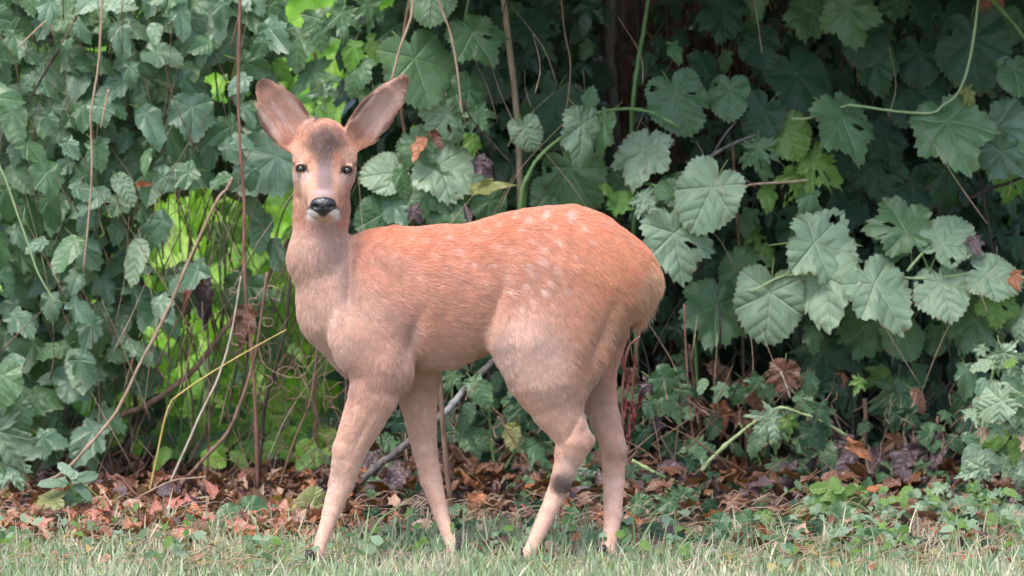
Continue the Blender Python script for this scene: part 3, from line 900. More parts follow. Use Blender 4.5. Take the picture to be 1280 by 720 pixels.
M['cane_pale'] = bark_material('pale_cane', (.42, .35, .27), (.58, .50, .40), 120, .6, .3)
M['cane_dark'] = bark_material('dark_cane', (.035, .025, .02), (.075, .055, .04), 120, .8, .4)
M['cane_grey'] = bark_material('grey_cane', (.10, .085, .075), (.2, .18, .15), 120, .8, .5)
M['cane_green'] = bark_material('green_stem', (.10, .19, .06), (.17, .27, .10), 60, .45, .1)
M['cane_palegreen'] = bark_material('pale_green_stem', (.26, .36, .16), (.36, .44, .22), 60, .5, .1)
M['cane_yellow'] = bark_material('yellow_straw_stem', (.52, .38, .11), (.62, .48, .18), 60, .5, .1)
M['lichen'] = bark_material('lichen_bark', (.07, .06, .055), (.16, .14, .13), 90, .85, .8, c3=(.34, .33, .33), c3amt=.6)
M['trunk'] = bark_material('trunk_bark', (.04, .024, .018), (.13, .075, .055), 45, .9, 1.0, c3=(.06, .055, .02), c3amt=.6)
M['root'] = bark_material('ivy_root', (.13, .070, .055), (.24, .14, .11), 90, .85, .4)

def leaf_obj(parent, kind, mat, px, py, size, ang, y, nx=0.0, nz=.25, var=None, name='leaf', flip=False, sx=1.0, jit=None):
    """a leaf whose middle the photo shows at (px, py), its tip pointing ang degrees (0 right, -90 down)"""
    var = random.randrange(5) if var is None else var
    me, cy = leaf_mesh(kind, var)
    o = bpy.data.objects.new(name, me)
    link(o, parent)
    s = o.material_slots[0]; s.link = 'OBJECT'; s.material = M[mat]
    n = Vector((nx, -1, nz)).normalized()
    a = math.radians(ang)
    t = Vector((math.cos(a), 0, math.sin(a)))
    t = (t - n * t.dot(n)).normalized()
    xx = t.cross(n)
    L = S(size, y) 
    R = Matrix((xx, t, n)).transposed()
    pos = P(px, py, y) - t * (cy * L)
    par = Vector(parent.location) if parent is not None else Vector((0, 0, 0))
    # shorten the apparent tilt: keep the photographed length
    o.matrix_basis = Matrix.Translation(pos - par) @ R.to_4x4() @ Matrix.Diagonal((L * sx * (-1 if flip else 1), L, L, 1))
    return o
def rnd(a, b): return random.uniform(a, b)
def plant(name, label, cat, px, py_ground=None, y=.9, group=None):
    p = P(px, 600, y)
    return thing(name, label, cat, (p.x, y, 0.0), group)
def cane(root, pts, y, r, mat, r1=None, name='stem', wob=.25, knots=0, dy=None, sides=6):
    """a stem through photographed points; y one depth or a list"""
    T = Tubes()
    ys = y if isinstance(y, (list, tuple)) else [y] * len(pts)
    q = [P(a, b, yy) for (a, b), yy in zip(pts, ys)]
    T.add(q, S(r, ys[0]), S(r if r1 is None else r1, ys[0]), sides=sides, n=6, wob=wob, knots=knots)
    return T.build(name, M[mat], root)
def lone_cane(name, label, cat, pts, y, r, mat, r1=None, wob=.25, knots=0, group=None):
    T = Tubes()
    ys = y if isinstance(y, (list, tuple)) else [y] * len(pts)
    q = [P(a, b, yy) for (a, b), yy in zip(pts, ys)]
    T.add(q, S(r * .84, ys[0]), S((r if r1 is None else r1) * .84, ys[0]), sides=7, n=7, wob=wob, knots=knots)
    low = min(T.v, key=lambda v: v[2])
    o = T.build(name, M[mat], None, low)
    tag(o, label, cat, group)
    return o

# ================================================================== ground
def gheight(x, y):
    z = .010 * math.sin(x * 3.1 + 1) * math.sin(y * 2.3) if abs(x) < 6 and abs(y) < 6 else 0
    z -= .012 if y < 1 else 0
    return z
def build_ground():
    xs = sorted(set([-120, -60, -30, -15, -8, -5] + [round(-4 + .25 * i, 3) for i in range(33)] + [5, 8, 15, 30, 60, 120]))
    ys = sorted(set([-30, -15, -10, -6, -4] + [round(-3 + .25 * i, 3) for i in range(45)] + [10, 14, 20, 30, 50, 80, 160]))
    v = [(x, y, gheight(x, y) - .004) for y in ys for x in xs]
    nx = len(xs)
    f = [(j * nx + i, j * nx + i + 1, (j + 1) * nx + i + 1, (j + 1) * nx + i) for j in range(len(ys) - 1) for i in range(nx - 1)]
    m, nt, bs, out = new_mat('ground_soil_and_turf')
    tc = N(nt, 'ShaderNodeTexCoord')
    sp = N(nt, 'ShaderNodeSeparateXYZ'); nt.links.new(tc.outputs['Object'], sp.inputs[0])
    n1 = N(nt, 'ShaderNodeTexNoise', i_Scale=6.0, i_Detail=6.0); nt.links.new(tc.outputs['Object'], n1.inputs['Vector'])
    n2 = N(nt, 'ShaderNodeTexNoise', i_Scale=70.0, i_Detail=4.0); nt.links.new(tc.outputs['Object'], n2.inputs['Vector'])
    n3 = N(nt, 'ShaderNodeTexNoise', i_Scale=.8, i_Detail=4.0); nt.links.new(tc.outputs['Object'], n3.inputs['Vector'])
    soil = mix_(nt, n2.outputs[0], (.022, .014, .012), (.085, .05, .04))
    turf = mix_(nt, n2.outputs[0], (.10, .10, .055), (.20, .22, .12))
    meadow = mix_(nt, n3.outputs[0], (.16, .30, .05), (.30, .42, .09))
    yy = math_(nt, 'ADD', sp.outputs[1], math_(nt, 'MULTIPLY', math_(nt, 'SUBTRACT', n1.outputs[0], .5), .5))
    c = mix_(nt, ramp_(nt, yy, .28, .55), turf, soil)
    c = mix_(nt, math_(nt, 'MULTIPLY', ramp_(nt, yy, 1.3, 1.8), math_(nt, 'SUBTRACT', 1.0, ramp_(nt, sp.outputs[0], -.5, -.3))), c, meadow)
    c = mix_(nt, ramp_(nt, yy, 3.2, 3.6), c, meadow)
    nt.links.new(c, bs.inputs['Base Color']); bs.inputs['Roughness'].default_value = .95; bs.inputs['Specular IOR Level'].default_value = .1
    bp = N(nt, 'ShaderNodeBump', i_Strength=.8, i_Distance=.02); nt.links.new(n2.outputs[0], bp.inputs['Height']); nt.links.new(bp.outputs[0], bs.inputs['Normal'])
    g = mobj('ground', mesh_from('ground', v, f, m)); g['kind'] = 'structure'
build_ground()
# made-up earth bank, added to keep the hedge's right half dark behind
def build_bank():
    v = []; f = []
    nx, ny = 40, 12
    for j in range(ny + 1):
        for i in range(nx + 1):
            u, w = i / nx, j / ny
            x = -.30 + 3.2 * u
            edge = sst(np.array(u), 0, .18) * (1 - .0 * u)
            h = 1.25 * float(sst(np.array(w), 0, 1)) * float(edge)
            y = 1.75 + .9 * w
            nz = mnoise.noise((x * 2.5, y * 2.5, 0)) * .10 + mnoise.noise((x * 9, y * 9, 3)) * .03
            v.append((x, y + nz, h * (1 + nz) - .03))
    for j in range(ny):
        for i in range(nx):
            a = j * (nx + 1) + i
            f.append((a, a + 1, a + nx + 2, a + nx + 1))
    o = mobj('dark_backing_bank', mesh_from('dark_backing_bank', v, f, bark_material('dark_backing_soil', (.014, .010, .008), (.05, .032, .026), 40, .95, .9, stretch=(1, 1, 1))))
    o['kind'] = 'structure'
build_bank()

# ================================================================== stuff builders (one mesh of many leaves)
def leaf_mass(name, label, cat, mats, cells, kinds=('oval',), na=12):
    """cells: list of (x, y, z, size, normal, tip, material index)"""
    V_ = []; F_ = []; L_ = []; MI = []
    shapes = {}
    for k in kinds:
        for s in range(4):
            kw = dict(KINDS[k]); kw.update(na=na if k != 'ivy' else 18, tooth=0, rings=(1.0,), petiole=0, holes=0)
            shapes[k, s] = leaf_polar(seed=s + 50, **kw)
    for (x, y, z, size, n, t, mi) in cells:
        v, f, l, nb, cy = shapes[random.choice(kinds), random.randrange(4)]
        n = Vector(n).normalized(); t = Vector(t); t = (t - n * t.dot(n))
        if t.length < 1e-4: t = Vector((1, 0, 0))
        t.normalize(); xx = t.cross(n)
        b = len(V_)
        for p in v:
            q = xx * (p[0] * size) + t * (p[1] * size) + n * (p[2] * size)
            V_.append((x + q.x, y + q.y, z + q.z))
        L_.extend(l)
        F_.extend(tuple(b + k for k in ff) for ff in f); MI.extend([mi] * len(f))
    o = mobj(name, mesh_from(name, V_, F_, [M[m] for m in mats], mat_idx=MI, colors={'lf': L_}))
    tag(o, label, cat, kind='stuff')
    return o
def rleaf(x, y, z, s, mi, down=.7, front=1.0):
    n = (rnd(-.8, .8), -front * rnd(.2, 1), rnd(-.1, 1))
    t = (rnd(-1, 1), rnd(-.3, .1), -down + rnd(-.5, .5))
    return (x, y, z, s, n, t, mi)

# deep dark foliage inside the right and middle of the hedge
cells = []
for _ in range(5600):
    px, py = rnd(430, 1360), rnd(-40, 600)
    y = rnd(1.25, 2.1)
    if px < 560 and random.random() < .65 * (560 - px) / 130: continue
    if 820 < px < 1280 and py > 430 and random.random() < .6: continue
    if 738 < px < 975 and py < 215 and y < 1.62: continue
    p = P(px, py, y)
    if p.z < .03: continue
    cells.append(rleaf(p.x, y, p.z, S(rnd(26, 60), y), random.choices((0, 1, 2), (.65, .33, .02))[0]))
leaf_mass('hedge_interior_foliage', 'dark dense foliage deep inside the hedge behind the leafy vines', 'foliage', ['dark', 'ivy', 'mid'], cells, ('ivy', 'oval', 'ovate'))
# hedge above the frame: this is what keeps its inside dark
cells = []
for _ in range(4200):
    x, z = rnd(-.55, 1.9), rnd(.88, 1.9)
    y = rnd(.95, 2.3)
    cells.append(rleaf(x, y, z, rnd(.06, .11), random.choices((0, 1, 2), (.4, .3, .3))[0]))
for _ in range(2400):  # overhang out of view, added to shade the upper front leaves
    x, z = rnd(-.18, 1.9), rnd(.94, 1.5)
    y = rnd(.60, .98) + max(0, .1 - x) * .6
    cells.append(rleaf(x, y, z, rnd(.07, .12), random.choices((0, 1, 2), (.4, .3, .3))[0]))
for _ in range(500):
    x, z = rnd(-1.9, -.5), rnd(.92, 1.25)
    y = rnd(.85, 1.2)
    cells.append(rleaf(x, y, z, rnd(.05, .09), random.choices((0, 1, 2), (.3, .2, .5))[0]))
leaf_mass('upper_hedge_shading_foliage', 'unseen upper part of the hedge with an overhang added for shade, dense green leaves', 'foliage', ['mid', 'dark', 'hedge'], cells, ('ovate', 'ivy'))
# left: thin dark layer behind the front leaves
cells = []
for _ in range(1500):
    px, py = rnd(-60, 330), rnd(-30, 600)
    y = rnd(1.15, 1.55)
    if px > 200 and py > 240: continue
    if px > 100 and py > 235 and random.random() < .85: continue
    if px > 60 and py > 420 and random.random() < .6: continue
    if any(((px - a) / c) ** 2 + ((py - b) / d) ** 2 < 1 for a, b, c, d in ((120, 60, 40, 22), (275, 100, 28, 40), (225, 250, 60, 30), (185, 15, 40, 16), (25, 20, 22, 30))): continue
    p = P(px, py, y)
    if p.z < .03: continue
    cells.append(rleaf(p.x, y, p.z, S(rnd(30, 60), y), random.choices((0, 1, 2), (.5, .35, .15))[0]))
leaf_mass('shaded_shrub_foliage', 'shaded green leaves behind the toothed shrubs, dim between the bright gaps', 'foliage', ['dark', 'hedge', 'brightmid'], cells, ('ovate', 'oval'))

# far greenery behind the gaps
cells = []
for _ in range(2600):
    x, y, z = rnd(-3.2, 1.6), rnd(5.2, 7.5), rnd(0, .9)
    cells.append(rleaf(x, y, z, rnd(.09, .16), random.choices((0, 1, 2), (.5, .35, .15))[0], front=.6))
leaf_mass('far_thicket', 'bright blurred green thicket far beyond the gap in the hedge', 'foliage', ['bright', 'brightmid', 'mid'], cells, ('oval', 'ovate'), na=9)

# ================================================================== bright bushes seen through the left gap
def bright_bush(label, x0, x1, y0px, y1px, d0, d1, n, seed):
    random.seed(seed)
    b = plant('bright_bush', label, 'bush', (x0 + x1) / 2, y=(d0 + d1) / 2)
    for _ in range(3):
        xx = rnd(x0, x1)
        cane(b, [(xx + rnd(-60, 60), 610), (xx + rnd(-40, 40), 480), (xx + rnd(-50, 50), 330), (xx + rnd(-60, 60), rnd(150, 260))], [1.1, 1.3, 1.8, 2.2], rnd(1.0, 1.6), 'cane_green')
    for k in range(n):
        px, py, y = rnd(x0, x1), rnd(y0px, y1px), rnd(d0, d1)
        py = min(py, 582 - abs(random.gauss(0, 45)))
        while P(px, py, y).z < .03 and y > .9: y -= .05
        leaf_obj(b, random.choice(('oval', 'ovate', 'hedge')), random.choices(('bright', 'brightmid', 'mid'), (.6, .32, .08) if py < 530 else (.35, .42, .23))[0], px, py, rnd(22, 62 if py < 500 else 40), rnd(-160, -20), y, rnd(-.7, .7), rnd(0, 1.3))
bright_bush('sunlit yellow-green bush seen through the hedge gap left of the bent stem', 60, 275, 225, 615, 1.4, 2.9, 270, 11)
bright_bush('sunlit yellow-green bush seen through the hedge gap right behind the fawn\'s chest', 262, 430, 150, 615, 1.4, 2.9, 290, 12)
bright_bush('bright green bush glimpsed through the top of the hedge above the fawn\'s ears', 90, 500, -10, 170, 2.4, 3.2, 90, 13)
bright_bush('bright green bush glimpsed through the gap at the right edge beside the upper vine', 1190, 1320, 150, 330, 1.45, 1.7, 34, 14)

# ================================================================== left: toothed blue-green shrubs
GAPS = [(118, 58, 26, 17), (140, 66, 20, 14), (272, 105, 20, 38), (260, 250, 46, 22), (185, 12, 24, 12), (48, 52, 26, 20), (300, 60, 14, 40)]
def dens_left(px, py):
    for a, b, c, d in GAPS:
        if ((px - a) / c) ** 2 + ((py - b) / d) ** 2 < 1: return .0
    if py < 235: return 1.0 if px < 330 else .45
    if px < 70: return .95
    if py < 480: return .8 if px < 120 else (.52 if px < 190 else (.30 if px < 235 else 0.05))
    return .52 if px < 90 else (.30 if px < 140 else .0)
def dart(n, x0, x1, y0, y1, dmin, dens, tries=40000, pts=None):
    pts = [] if pts is None else pts; out = []
    for _ in range(tries):
        x, y = rnd(x0, x1), rnd(y0, y1)
        if mnoise.noise((x / 34.0, y / 34.0, 5.0)) * .62 + .5 > dens(x, y): continue
        if any((x - a) ** 2 + (y - b) ** 2 < dmin * dmin for a, b in pts): continue
        pts.append((x, y)); out.append((x, y))
        if len(out) >= n: break
    return out
random.seed(21)
SHR = [('outermost toothed blue-green shrub at the left end of the hedge', -30, 105),
       ('toothed shrub with blue-green leaves crossed by the thin pale brown cane', 105, 215),
       ('toothed shrub with blue-green leaves beside the fawn\'s left-hand ear', 215, 345)]
for label, xa, xb in SHR:
    b = plant('leafy_shrub', label, 'shrub', (xa + xb) / 2, y=1.0)
    for _ in range(4 if xa > 200 else 8):
        xx = rnd(xa, xb)
        cane(b, [(xx + rnd(-70, 70), 628), (xx + rnd(-50, 50), 520), (xx + rnd(-45, 45), 400), (xx + rnd(-35, 35), 230), (xx + rnd(-30, 30), 60), (xx + rnd(-40, 40), -60)], rnd(.98, 1.15), rnd(1.3, 2.8), random.choice(('cane_brown', 'cane_dark', 'cane_green')), .8, wob=.4)
    for layer, (yy, dm, mats) in enumerate(((1.02, 22, (('hedge', .55), ('mid', .25), ('dark', .2))), (.90, 24, (('hedge', .45), ('blue', .45), ('mid', .1))), (.80, 38, (('blue', .7), ('hedge', .25), ('pale', .05))))):
        for px, py in dart(95, xa, xb, -15, 612, dm, dens_left, 3600):
            if layer == 2 and random.random() < .3: continue
            yj = yy + rnd(-.045, .045)
            leaf_obj(b, random.choices(('hedge', 'ovate', 'pointed'), (.62, .3, .08))[0], random.choices([m for m, _ in mats], [w for _, w in mats])[0],
                     px, py, 34 + 36 * random.random() ** 1.6, random.gauss(-80, 45), yj, rnd(-.7, .8), rnd(.0, 1.3))

# ================================================================== upper middle, behind head and back
def add_leaves(b, rows, y):
    for r in rows:
        kind, mat, px, py, size, ang = r[:6]
        kw = r[6] if len(r) > 6 else {}
        yy = kw.pop('y', y) + rnd(-.015, .015)
        leaf_obj(b, kind, mat, px, py, size * 1.12, ang, yy, kw.pop('nx', rnd(-.55, .55)), kw.pop('nz', rnd(.05, .85)), **kw)
random.seed(31)
b = plant('leafy_shrub', 'broad-leaved shrub between the fawn\'s right-hand ear and the tan woody stem', 'shrub', 540, y=.95)
cane(b, [(520, 640), (522, 450), (515, 250), (500, 100), (515, -20)], 1.0, 2.5, 'cane_brown')
cane(b, [(560, 640), (565, 420), (545, 260), (560, 140), (590, -20)], 1.02, 2, 'cane_green')
add_leaves(b, [
    ('round', 'mid', 523, 88, 92, -75), ('lobed', 'mid', 597, 52, 72, -60), ('round', 'mid', 540, 3, 60, -90), ('lobed', 'dark', 667, 37, 62, -80, dict(y=1.1)),
    ('lobed', 'mid', 585, 122, 58, -100), ('lobed', 'pale', 553, 152, 62, -130), ('round', 'pale', 659, 167, 44, -70), ('round', 'dark', 690, 145, 84, -100, dict(y=1.05)),
    ('pointed', 'pale', 568, 212, 92, -20, dict(nx=.2)), ('lobed', 'mid', 535, 240, 66, -120), ('round', 'pale', 483, 217, 62, -170), ('lobed', 'mid', 560, 258, 64, -60),
    ('round', 'mid', 470, 272, 56, -150), ('pointed', 'blue', 497, 262, 44, -60), ('round', 'dark', 620, 98, 60, -90, dict(y=1.1)), ('lobed', 'dark', 497, 42, 62, -90, dict(y=1.1)),
    ('hedge', 'mid', 445, 95, 52, -110), ('hedge', 'brightmid', 470, 60, 40, -90, dict(y=1.2)), ('lobed', 'mid', 524, 186, 56, -60), ('lobed', 'yellow', 590, 180, 28, -90), ('jagged', 'mid', 602, 150, 40, -60),
    ('pointed', 'mid', 610, 262, 50, -100), ('ovate', 'mid', 505, 230, 40, -80), ('round', 'dark', 640, 215, 60, -90, dict(y=1.1)), ('round', 'mid', 470, 130, 44, -70, dict(y=1.05)),
], .92)
b = plant('leafy_shrub', 'light green lobed shrub leaves hanging between the fawn\'s two ears', 'shrub', 395, y=.95)
cane(b, [(400, 640), (395, 450), (412, 250), (405, 120), (380, 20)], 1.05, 2.2, 'cane_brown')
add_leaves(b, [
    ('jagged', 'mid', 395, 105, 66, -75), ('jagged', 'pale', 412, 128, 50, -60), ('hedge', 'brightmid', 408, 140, 36, -90), ('hedge', 'mid', 372, 62, 56, -90), ('ovate', 'mid', 345, 22, 48, -70),
    ('hedge', 'brightmid', 440, 70, 38, -100), ('hedge', 'mid', 398, 38, 52, -80), ('ovate', 'hedge', 322, 60, 46, -90), ('ovate', 'brightmid', 352, 88, 30, -60), ('pointed', 'blue', 330, 208, 92, -142, dict(y=.85, nx=.1)),
    ('ovate', 'mid', 325, 290, 50, -95), ('ovate', 'blue', 345, 320, 42, -80), ('pointed', 'mid', 303, 372, 72, -120), ('hedge', 'mid', 322, 150, 46, -90), ('ovate', 'mid', 318, 262, 36, -60), ('jagged', 'mid', 428, 30, 52, -90),
    ('jagged', 'hedge', 462, 20, 46, -90), ('ovate', 'brightmid', 303, 100, 34, -90), ('hedge', 'hedge', 345, 45, 44, -120),
], .92)

# drooping vine: the green arching stem above the back with its folded leaves
random.seed(33)
b = plant('climbing_vine', 'green arching vine stem with drooping folded leaves above the fawn\'s back', 'vine', 700, y=.9)
cane(b, [(652, 330), (651, 249), (662, 215), (678, 192), (713, 163), (740, 143), (787, 136), (820, 143), (850, 160)], .88, 2.6, 'cane_green', 1.8, knots=7)
cane(b, [(662, 215), (655, 262), (652, 420), (640, 640)], [.88, .95, 1.0, 1.0], 2.6, 'cane_green')
add_leaves(b, [
    ('pointed', 'pale', 728, 172, 74, -100, dict(nx=.9, nz=.2, sx=.75, y=.86)), ('pointed', 'mid', 752, 168, 62, -110, dict(nx=-.9, nz=.2, sx=.7, y=.87)), ('hedge', 'mid', 738, 122, 30, 80),
    ('round', 'mid', 720, 225, 84, -60, dict(y=.98)), ('lobed', 'pale', 802, 198, 78, -100), ('lobed', 'mid', 845, 235, 44, -20), ('lobed', 'brightmid', 775, 255, 36, -90), ('hedge', 'yellow', 762, 240, 26, -60),
    ('jagged', 'mid', 805, 262, 44, -60), ('round', 'mid', 850, 130, 78, -70), ('round', 'mid', 912, 122, 56, -90), ('round', 'dark', 950, 148, 58, -120), ('hedge', 'mid', 845, 65, 30, -80), ('lobed', 'mid', 836, 255, 40, -90),
    ('pointed', 'mid', 690, 252, 60, -90, dict(y=1.0)), ('lobed', 'dark', 660, 245, 60, -90, dict(y=1.05)), ('round', 'mid', 775, 228, 40, -90, dict(y=1.0)),
], .9)

# pale pair by the rump
random.seed(34)
b = plant('climbing_vine', 'vine with two broad pale leaves just above the fawn\'s rump', 'vine', 850, y=.85)
cane(b, [(880, 640), (872, 480), (862, 350), (838, 255), (826, 235), (800, 228)], [1, 1, .95, .86, .86, .9], 2.2, 'cane_green')
add_leaves(b, [
    ('round', 'pale', 884, 247, 88, -115, dict(y=.82, nx=-.1, nz=.3, var=0)), ('lobed', 'pale', 846, 308, 92, -80, dict(y=.82, nx=.1, nz=.25, var=1)), ('jagged', 'pale', 812, 258, 44, -60), ('round', 'mid', 838, 240, 40, 180),
    ('lobed', 'mid', 895, 396, 92, -100, dict(y=.9)), ('lobed', 'mid', 928, 340, 66, -60, dict(y=.95)), ('round', 'pale', 962, 382, 92, -95, dict(y=.84, var=0)), ('hedge', 'mid', 1018, 425, 36, -90), ('hedge', 'dark', 880, 350, 50, -90, dict(y=1)),
], .86)

# long level branch with the row of pale leaves
random.seed(35)
b = plant('climbing_vine', 'vine branch with a level row of pale crumpled leaves beyond the rump', 'vine', 1080, y=.85)
cane(b, [(1290, 350), (1240, 338), (1216, 341), (1160, 348), (1096, 344), (1074, 341), (1030, 343), (980, 345), (940, 365)], .84, 2.2, 'cane_palegreen', 1.4, knots=9)
cane(b, [(1134, 339), (1148, 322), (1162, 308)], .83, 1.9, 'cane_palegreen')
cane(b, [(1150, 312), (1158, 330), (1166, 348)], .84, 1.4, 'cane_green')
cane(b, [(980, 345), (998, 332), (1012, 322)], .84, 1.5, 'cane_palegreen')
cane(b, [(1290, 350), (1300, 480), (1296, 640)], [.84, .9, 1.0], 3, 'cane_green')
add_leaves(b, [
    ('pointed', 'pale', 1033, 366, 92, -80, dict(y=.80, var=0)), ('pointed', 'pale', 1105, 372, 98, -65, dict(y=.79, var=2)), ('round', 'pale', 1180, 366, 72, -80, dict(y=.81)), ('round', 'pale', 1245, 345, 68, -15, dict(y=.82)),
    ('lobed', 'pale', 1034, 308, 98, -10, dict(y=.84)), ('lobed', 'mid', 1126, 278, 80, 100, dict(y=.86, var=1)), ('round', 'pale', 1186, 296, 70, 60, dict(y=.84, var=1)), ('ragged', 'purple', 1219, 308, 30, -60, dict(y=.83)),
    ('lobed', 'yellow', 1246, 384, 52, -90, dict(y=.84)), ('lobed', 'mid', 1216, 410, 78, -100, dict(y=.88)), ('lobed', 'mid', 1082, 418, 72, -100, dict(y=.92)), ('round', 'mid', 1130, 424, 56, -80, dict(y=.92)),
    ('jagged', 'dark', 1036, 462, 88, -80, dict(y=.93)), ('jagged', 'mid', 1120, 508, 70, -95, dict(y=.9)), ('hedge', 'mid', 1000, 300, 44, -90, dict(y=.95)), ('round', 'mid', 1170, 425, 40, -90, dict(y=.95)), ('ragged', 'orange', 1268, 352, 30, -70, dict(y=.83)),
    ('lobed', 'pale', 1275, 405, 46, -90, dict(y=.84)),
], .84)

# ragged yellow-green leaves, upper right, on thin branch
random.seed(36)
b = plant('climbing_vine', 'vine with holed yellow-green leaves on grey-brown twig under the dark ivy', 'vine', 970, y=.88)
cane(b, [(868, 215), (890, 195), (916, 180), (961, 163), (1000, 150), (1030, 142)], .9, 2.4, 'cane_grey', 1.5)
cane(b, [(918, 236), (945, 230), (980, 228), (1010, 225)], .88, 1.6, 'cane_tan')
cane(b, [(890, 195), (905, 170), (922, 150)], .92, 1.2, 'cane_grey')
cane(b, [(915, 210), (930, 222), (945, 235)], .9, .9, 'cane_brown')
cane(b, [(916, 180), (925, 330), (930, 480), (935, 640)], [.92, 1.0, 1.05, 1.05], 2.0, 'cane_brown')
add_leaves(b, [
    ('round', 'yellow', 987, 171, 58, -70, dict(var=1)), ('ragged', 'mid', 950, 200, 56, -80), ('ragged', 'yellow', 1000, 236, 62, -60), ('hedge', 'yellow', 960, 246, 36, -95), ('ragged', 'yellow', 1030, 215, 66, -40), ('hedge', 'mid', 1020, 268, 36, -60),
    ('hedge', 'mid', 1010, 255, 40, -110), ('jagged', 'yellow', 945, 300, 36, -80, dict(y=1)), ('hedge', 'mid', 935, 278, 36, -100, dict(y=1)), ('hedge', 'yellow', 958, 318, 30, -70, dict(y=.98)),
], .88)

# upper right: long thin green stem with grey-green leaves
random.seed(37)
b = plant('climbing_vine', 'vine with thin green stem carrying a wide maple-like leaf at upper right', 'vine', 1180, y=.85)
cane(b, [(1060, 131), (1085, 134), (1120, 139), (1164, 141), (1178, 132), (1200, 112), (1215, 60), (1225, -20)], .86, 1.7, 'cane_palegreen')
cane(b, [(1225, -20), (1300, 100), (1310, 400), (1306, 630)], [.86, .95, 1, 1], 3, 'cane_green')
cane(b, [(990, 148), (1010, 148), (1040, 138), (1060, 131)], .87, 1.5, 'cane_palegreen')
add_leaves(b, [
    ('lobed', 'mid', 1190, 168, 104, -65, dict(y=.83, var=0)), ('round', 'dark', 1217, 66, 96, -80, dict(y=.9)), ('lobed', 'mid', 1059, 162, 92, -75, dict(y=.86, var=1, nz=.6)), ('round', 'mid', 1270, 95, 50, -90), ('pointed', 'blue', 1255, 175, 92, -60, dict(y=.9)),
    ('ragged', 'olive', 1213, 122, 30, -60, dict(y=.86)), ('round', 'dark', 1140, 122, 78, -90, dict(y=1.0)), ('round', 'mid', 1262, 30, 50, -90, dict(y=.98)), ('lobed', 'blue', 1250, 200, 60, -100, dict(y=.9)), ('lobed', 'brightmid', 1262, 232, 44, -100, dict(y=1.0)),
], .86)

# dark leaves in the shaded upper right
random.seed(38)
b = plant('climbing_vine', 'vine with large dark leaves in deep shade at the top right of the hedge', 'vine', 1050, y=1.0)
for x in (980, 1060, 1130): cane(b, [(x, 640), (x + 20, 400), (x - 10, 180), (x, -20)], 1.12, 2.2, 'cane_dark')
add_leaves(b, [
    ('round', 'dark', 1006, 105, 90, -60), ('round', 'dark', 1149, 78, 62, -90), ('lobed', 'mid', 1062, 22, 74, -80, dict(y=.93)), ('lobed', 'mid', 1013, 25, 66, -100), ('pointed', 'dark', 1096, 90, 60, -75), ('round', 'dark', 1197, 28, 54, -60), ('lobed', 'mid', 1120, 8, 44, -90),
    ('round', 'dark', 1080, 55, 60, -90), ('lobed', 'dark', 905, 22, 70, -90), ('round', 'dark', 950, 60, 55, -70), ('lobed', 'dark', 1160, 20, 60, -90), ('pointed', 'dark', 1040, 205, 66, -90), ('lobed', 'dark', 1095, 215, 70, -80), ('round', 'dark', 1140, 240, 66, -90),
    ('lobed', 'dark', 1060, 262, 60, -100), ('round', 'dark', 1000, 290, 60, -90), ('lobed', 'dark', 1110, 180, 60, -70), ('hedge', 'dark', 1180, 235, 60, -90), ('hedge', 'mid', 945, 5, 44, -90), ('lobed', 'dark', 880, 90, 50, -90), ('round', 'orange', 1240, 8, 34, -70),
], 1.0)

# ================================================================== tree trunk and its ivy
random.seed(41)
tx = P(850, 300, 1.55)
tree = thing('tree', 'thick dark ivy-clad tree trunk inside the hedge above the fawn\'s back', 'tree', (tx.x, 1.55, 0))
T = Tubes()
c0 = P(850, 640, 1.55)
pts = [Vector((tx.x + .03, 1.55, -.05)), Vector((tx.x + .01, 1.55, .4)), Vector((tx.x, 1.55, .9)), Vector((tx.x - .03, 1.6, 1.7)), Vector((tx.x, 1.65, 2.6))]
T.add(pts, .17, .10, sides=28, n=10, wob=.08)
tr = T.build('trunk', M['trunk'], tree)
T = Tubes()
for s in ((-.5, 0, .5), (.5, .2, .6), (.1, .6, .8)):
    T.add([Vector((tx.x, 1.62, 2.1)), Vector((tx.x + s[0] * .6, 1.62 + s[1] * .5, 2.6)), Vector((tx.x + s[0] * 1.6, 1.65 + s[1], 3.1))], .06, .02, sides=8)
T.build('limb', M['trunk'], tree)
V_ = []; 
cells = []
for _ in range(3000):  # leafy crown out of view, added to darken the hedge below
    a = Vector((random.gauss(0, .55), random.gauss(0, .4), random.gauss(0, .4)))
    if mnoise.noise(a * 2.2) < -.12: continue
    cells.append(rleaf(tx.x + a.x, 2.0 + a.y, 3.0 + a.z, rnd(.08, .14), 0))
cr = leaf_mass('shade_crown', '', '', ['mid'], cells, ('ovate',))
for k in ('label', 'category'):
    if k in cr: del cr[k]
cr.parent = tree; cr.location = -Vector(tree.location); cr['kind'] = 'stuff'
# a shaggy mat of clinging roots, two bundles
def root_mat(label, xa, xb, ya, yb, n, y):
    T = Tubes()
    for _ in range(n):
        x, z = rnd(xa, xb), rnd(ya, yb)
        l = rnd(14, 46)
        sl = rnd(-.5, .5)
        T.add([P(x, z, y + rnd(-.02, .03)), P(x + sl * l * .5 + rnd(-4, 4), z + l * .5, y + rnd(-.03, .02)), P(x + sl * l + rnd(-6, 6), z + l, y + rnd(-.02, .03))], S(rnd(.4, 1.1), y), S(.3, y), sides=3, n=3)
    o = T.build('root_tangle', M['root'], tree)
    o['kind'] = 'stuff'
    if label: o['label'] = label
root_mat('shaggy red-brown mat of clinging ivy roots', 752, 815, -20, 190, 420, 1.38)
root_mat('', 830, 985, -20, 160, 420, 1.39)
cane(tree, [(775, 270), (770, 160), (763, 60), (768, -30)], 1.34, 7, 'cane_grey', name='ivy_stem', wob=.3)
cane(tree, [(745, 280), (752, 200), (748, 150)], 1.2, 4, 'cane_grey', name='ivy_stem', wob=.3)

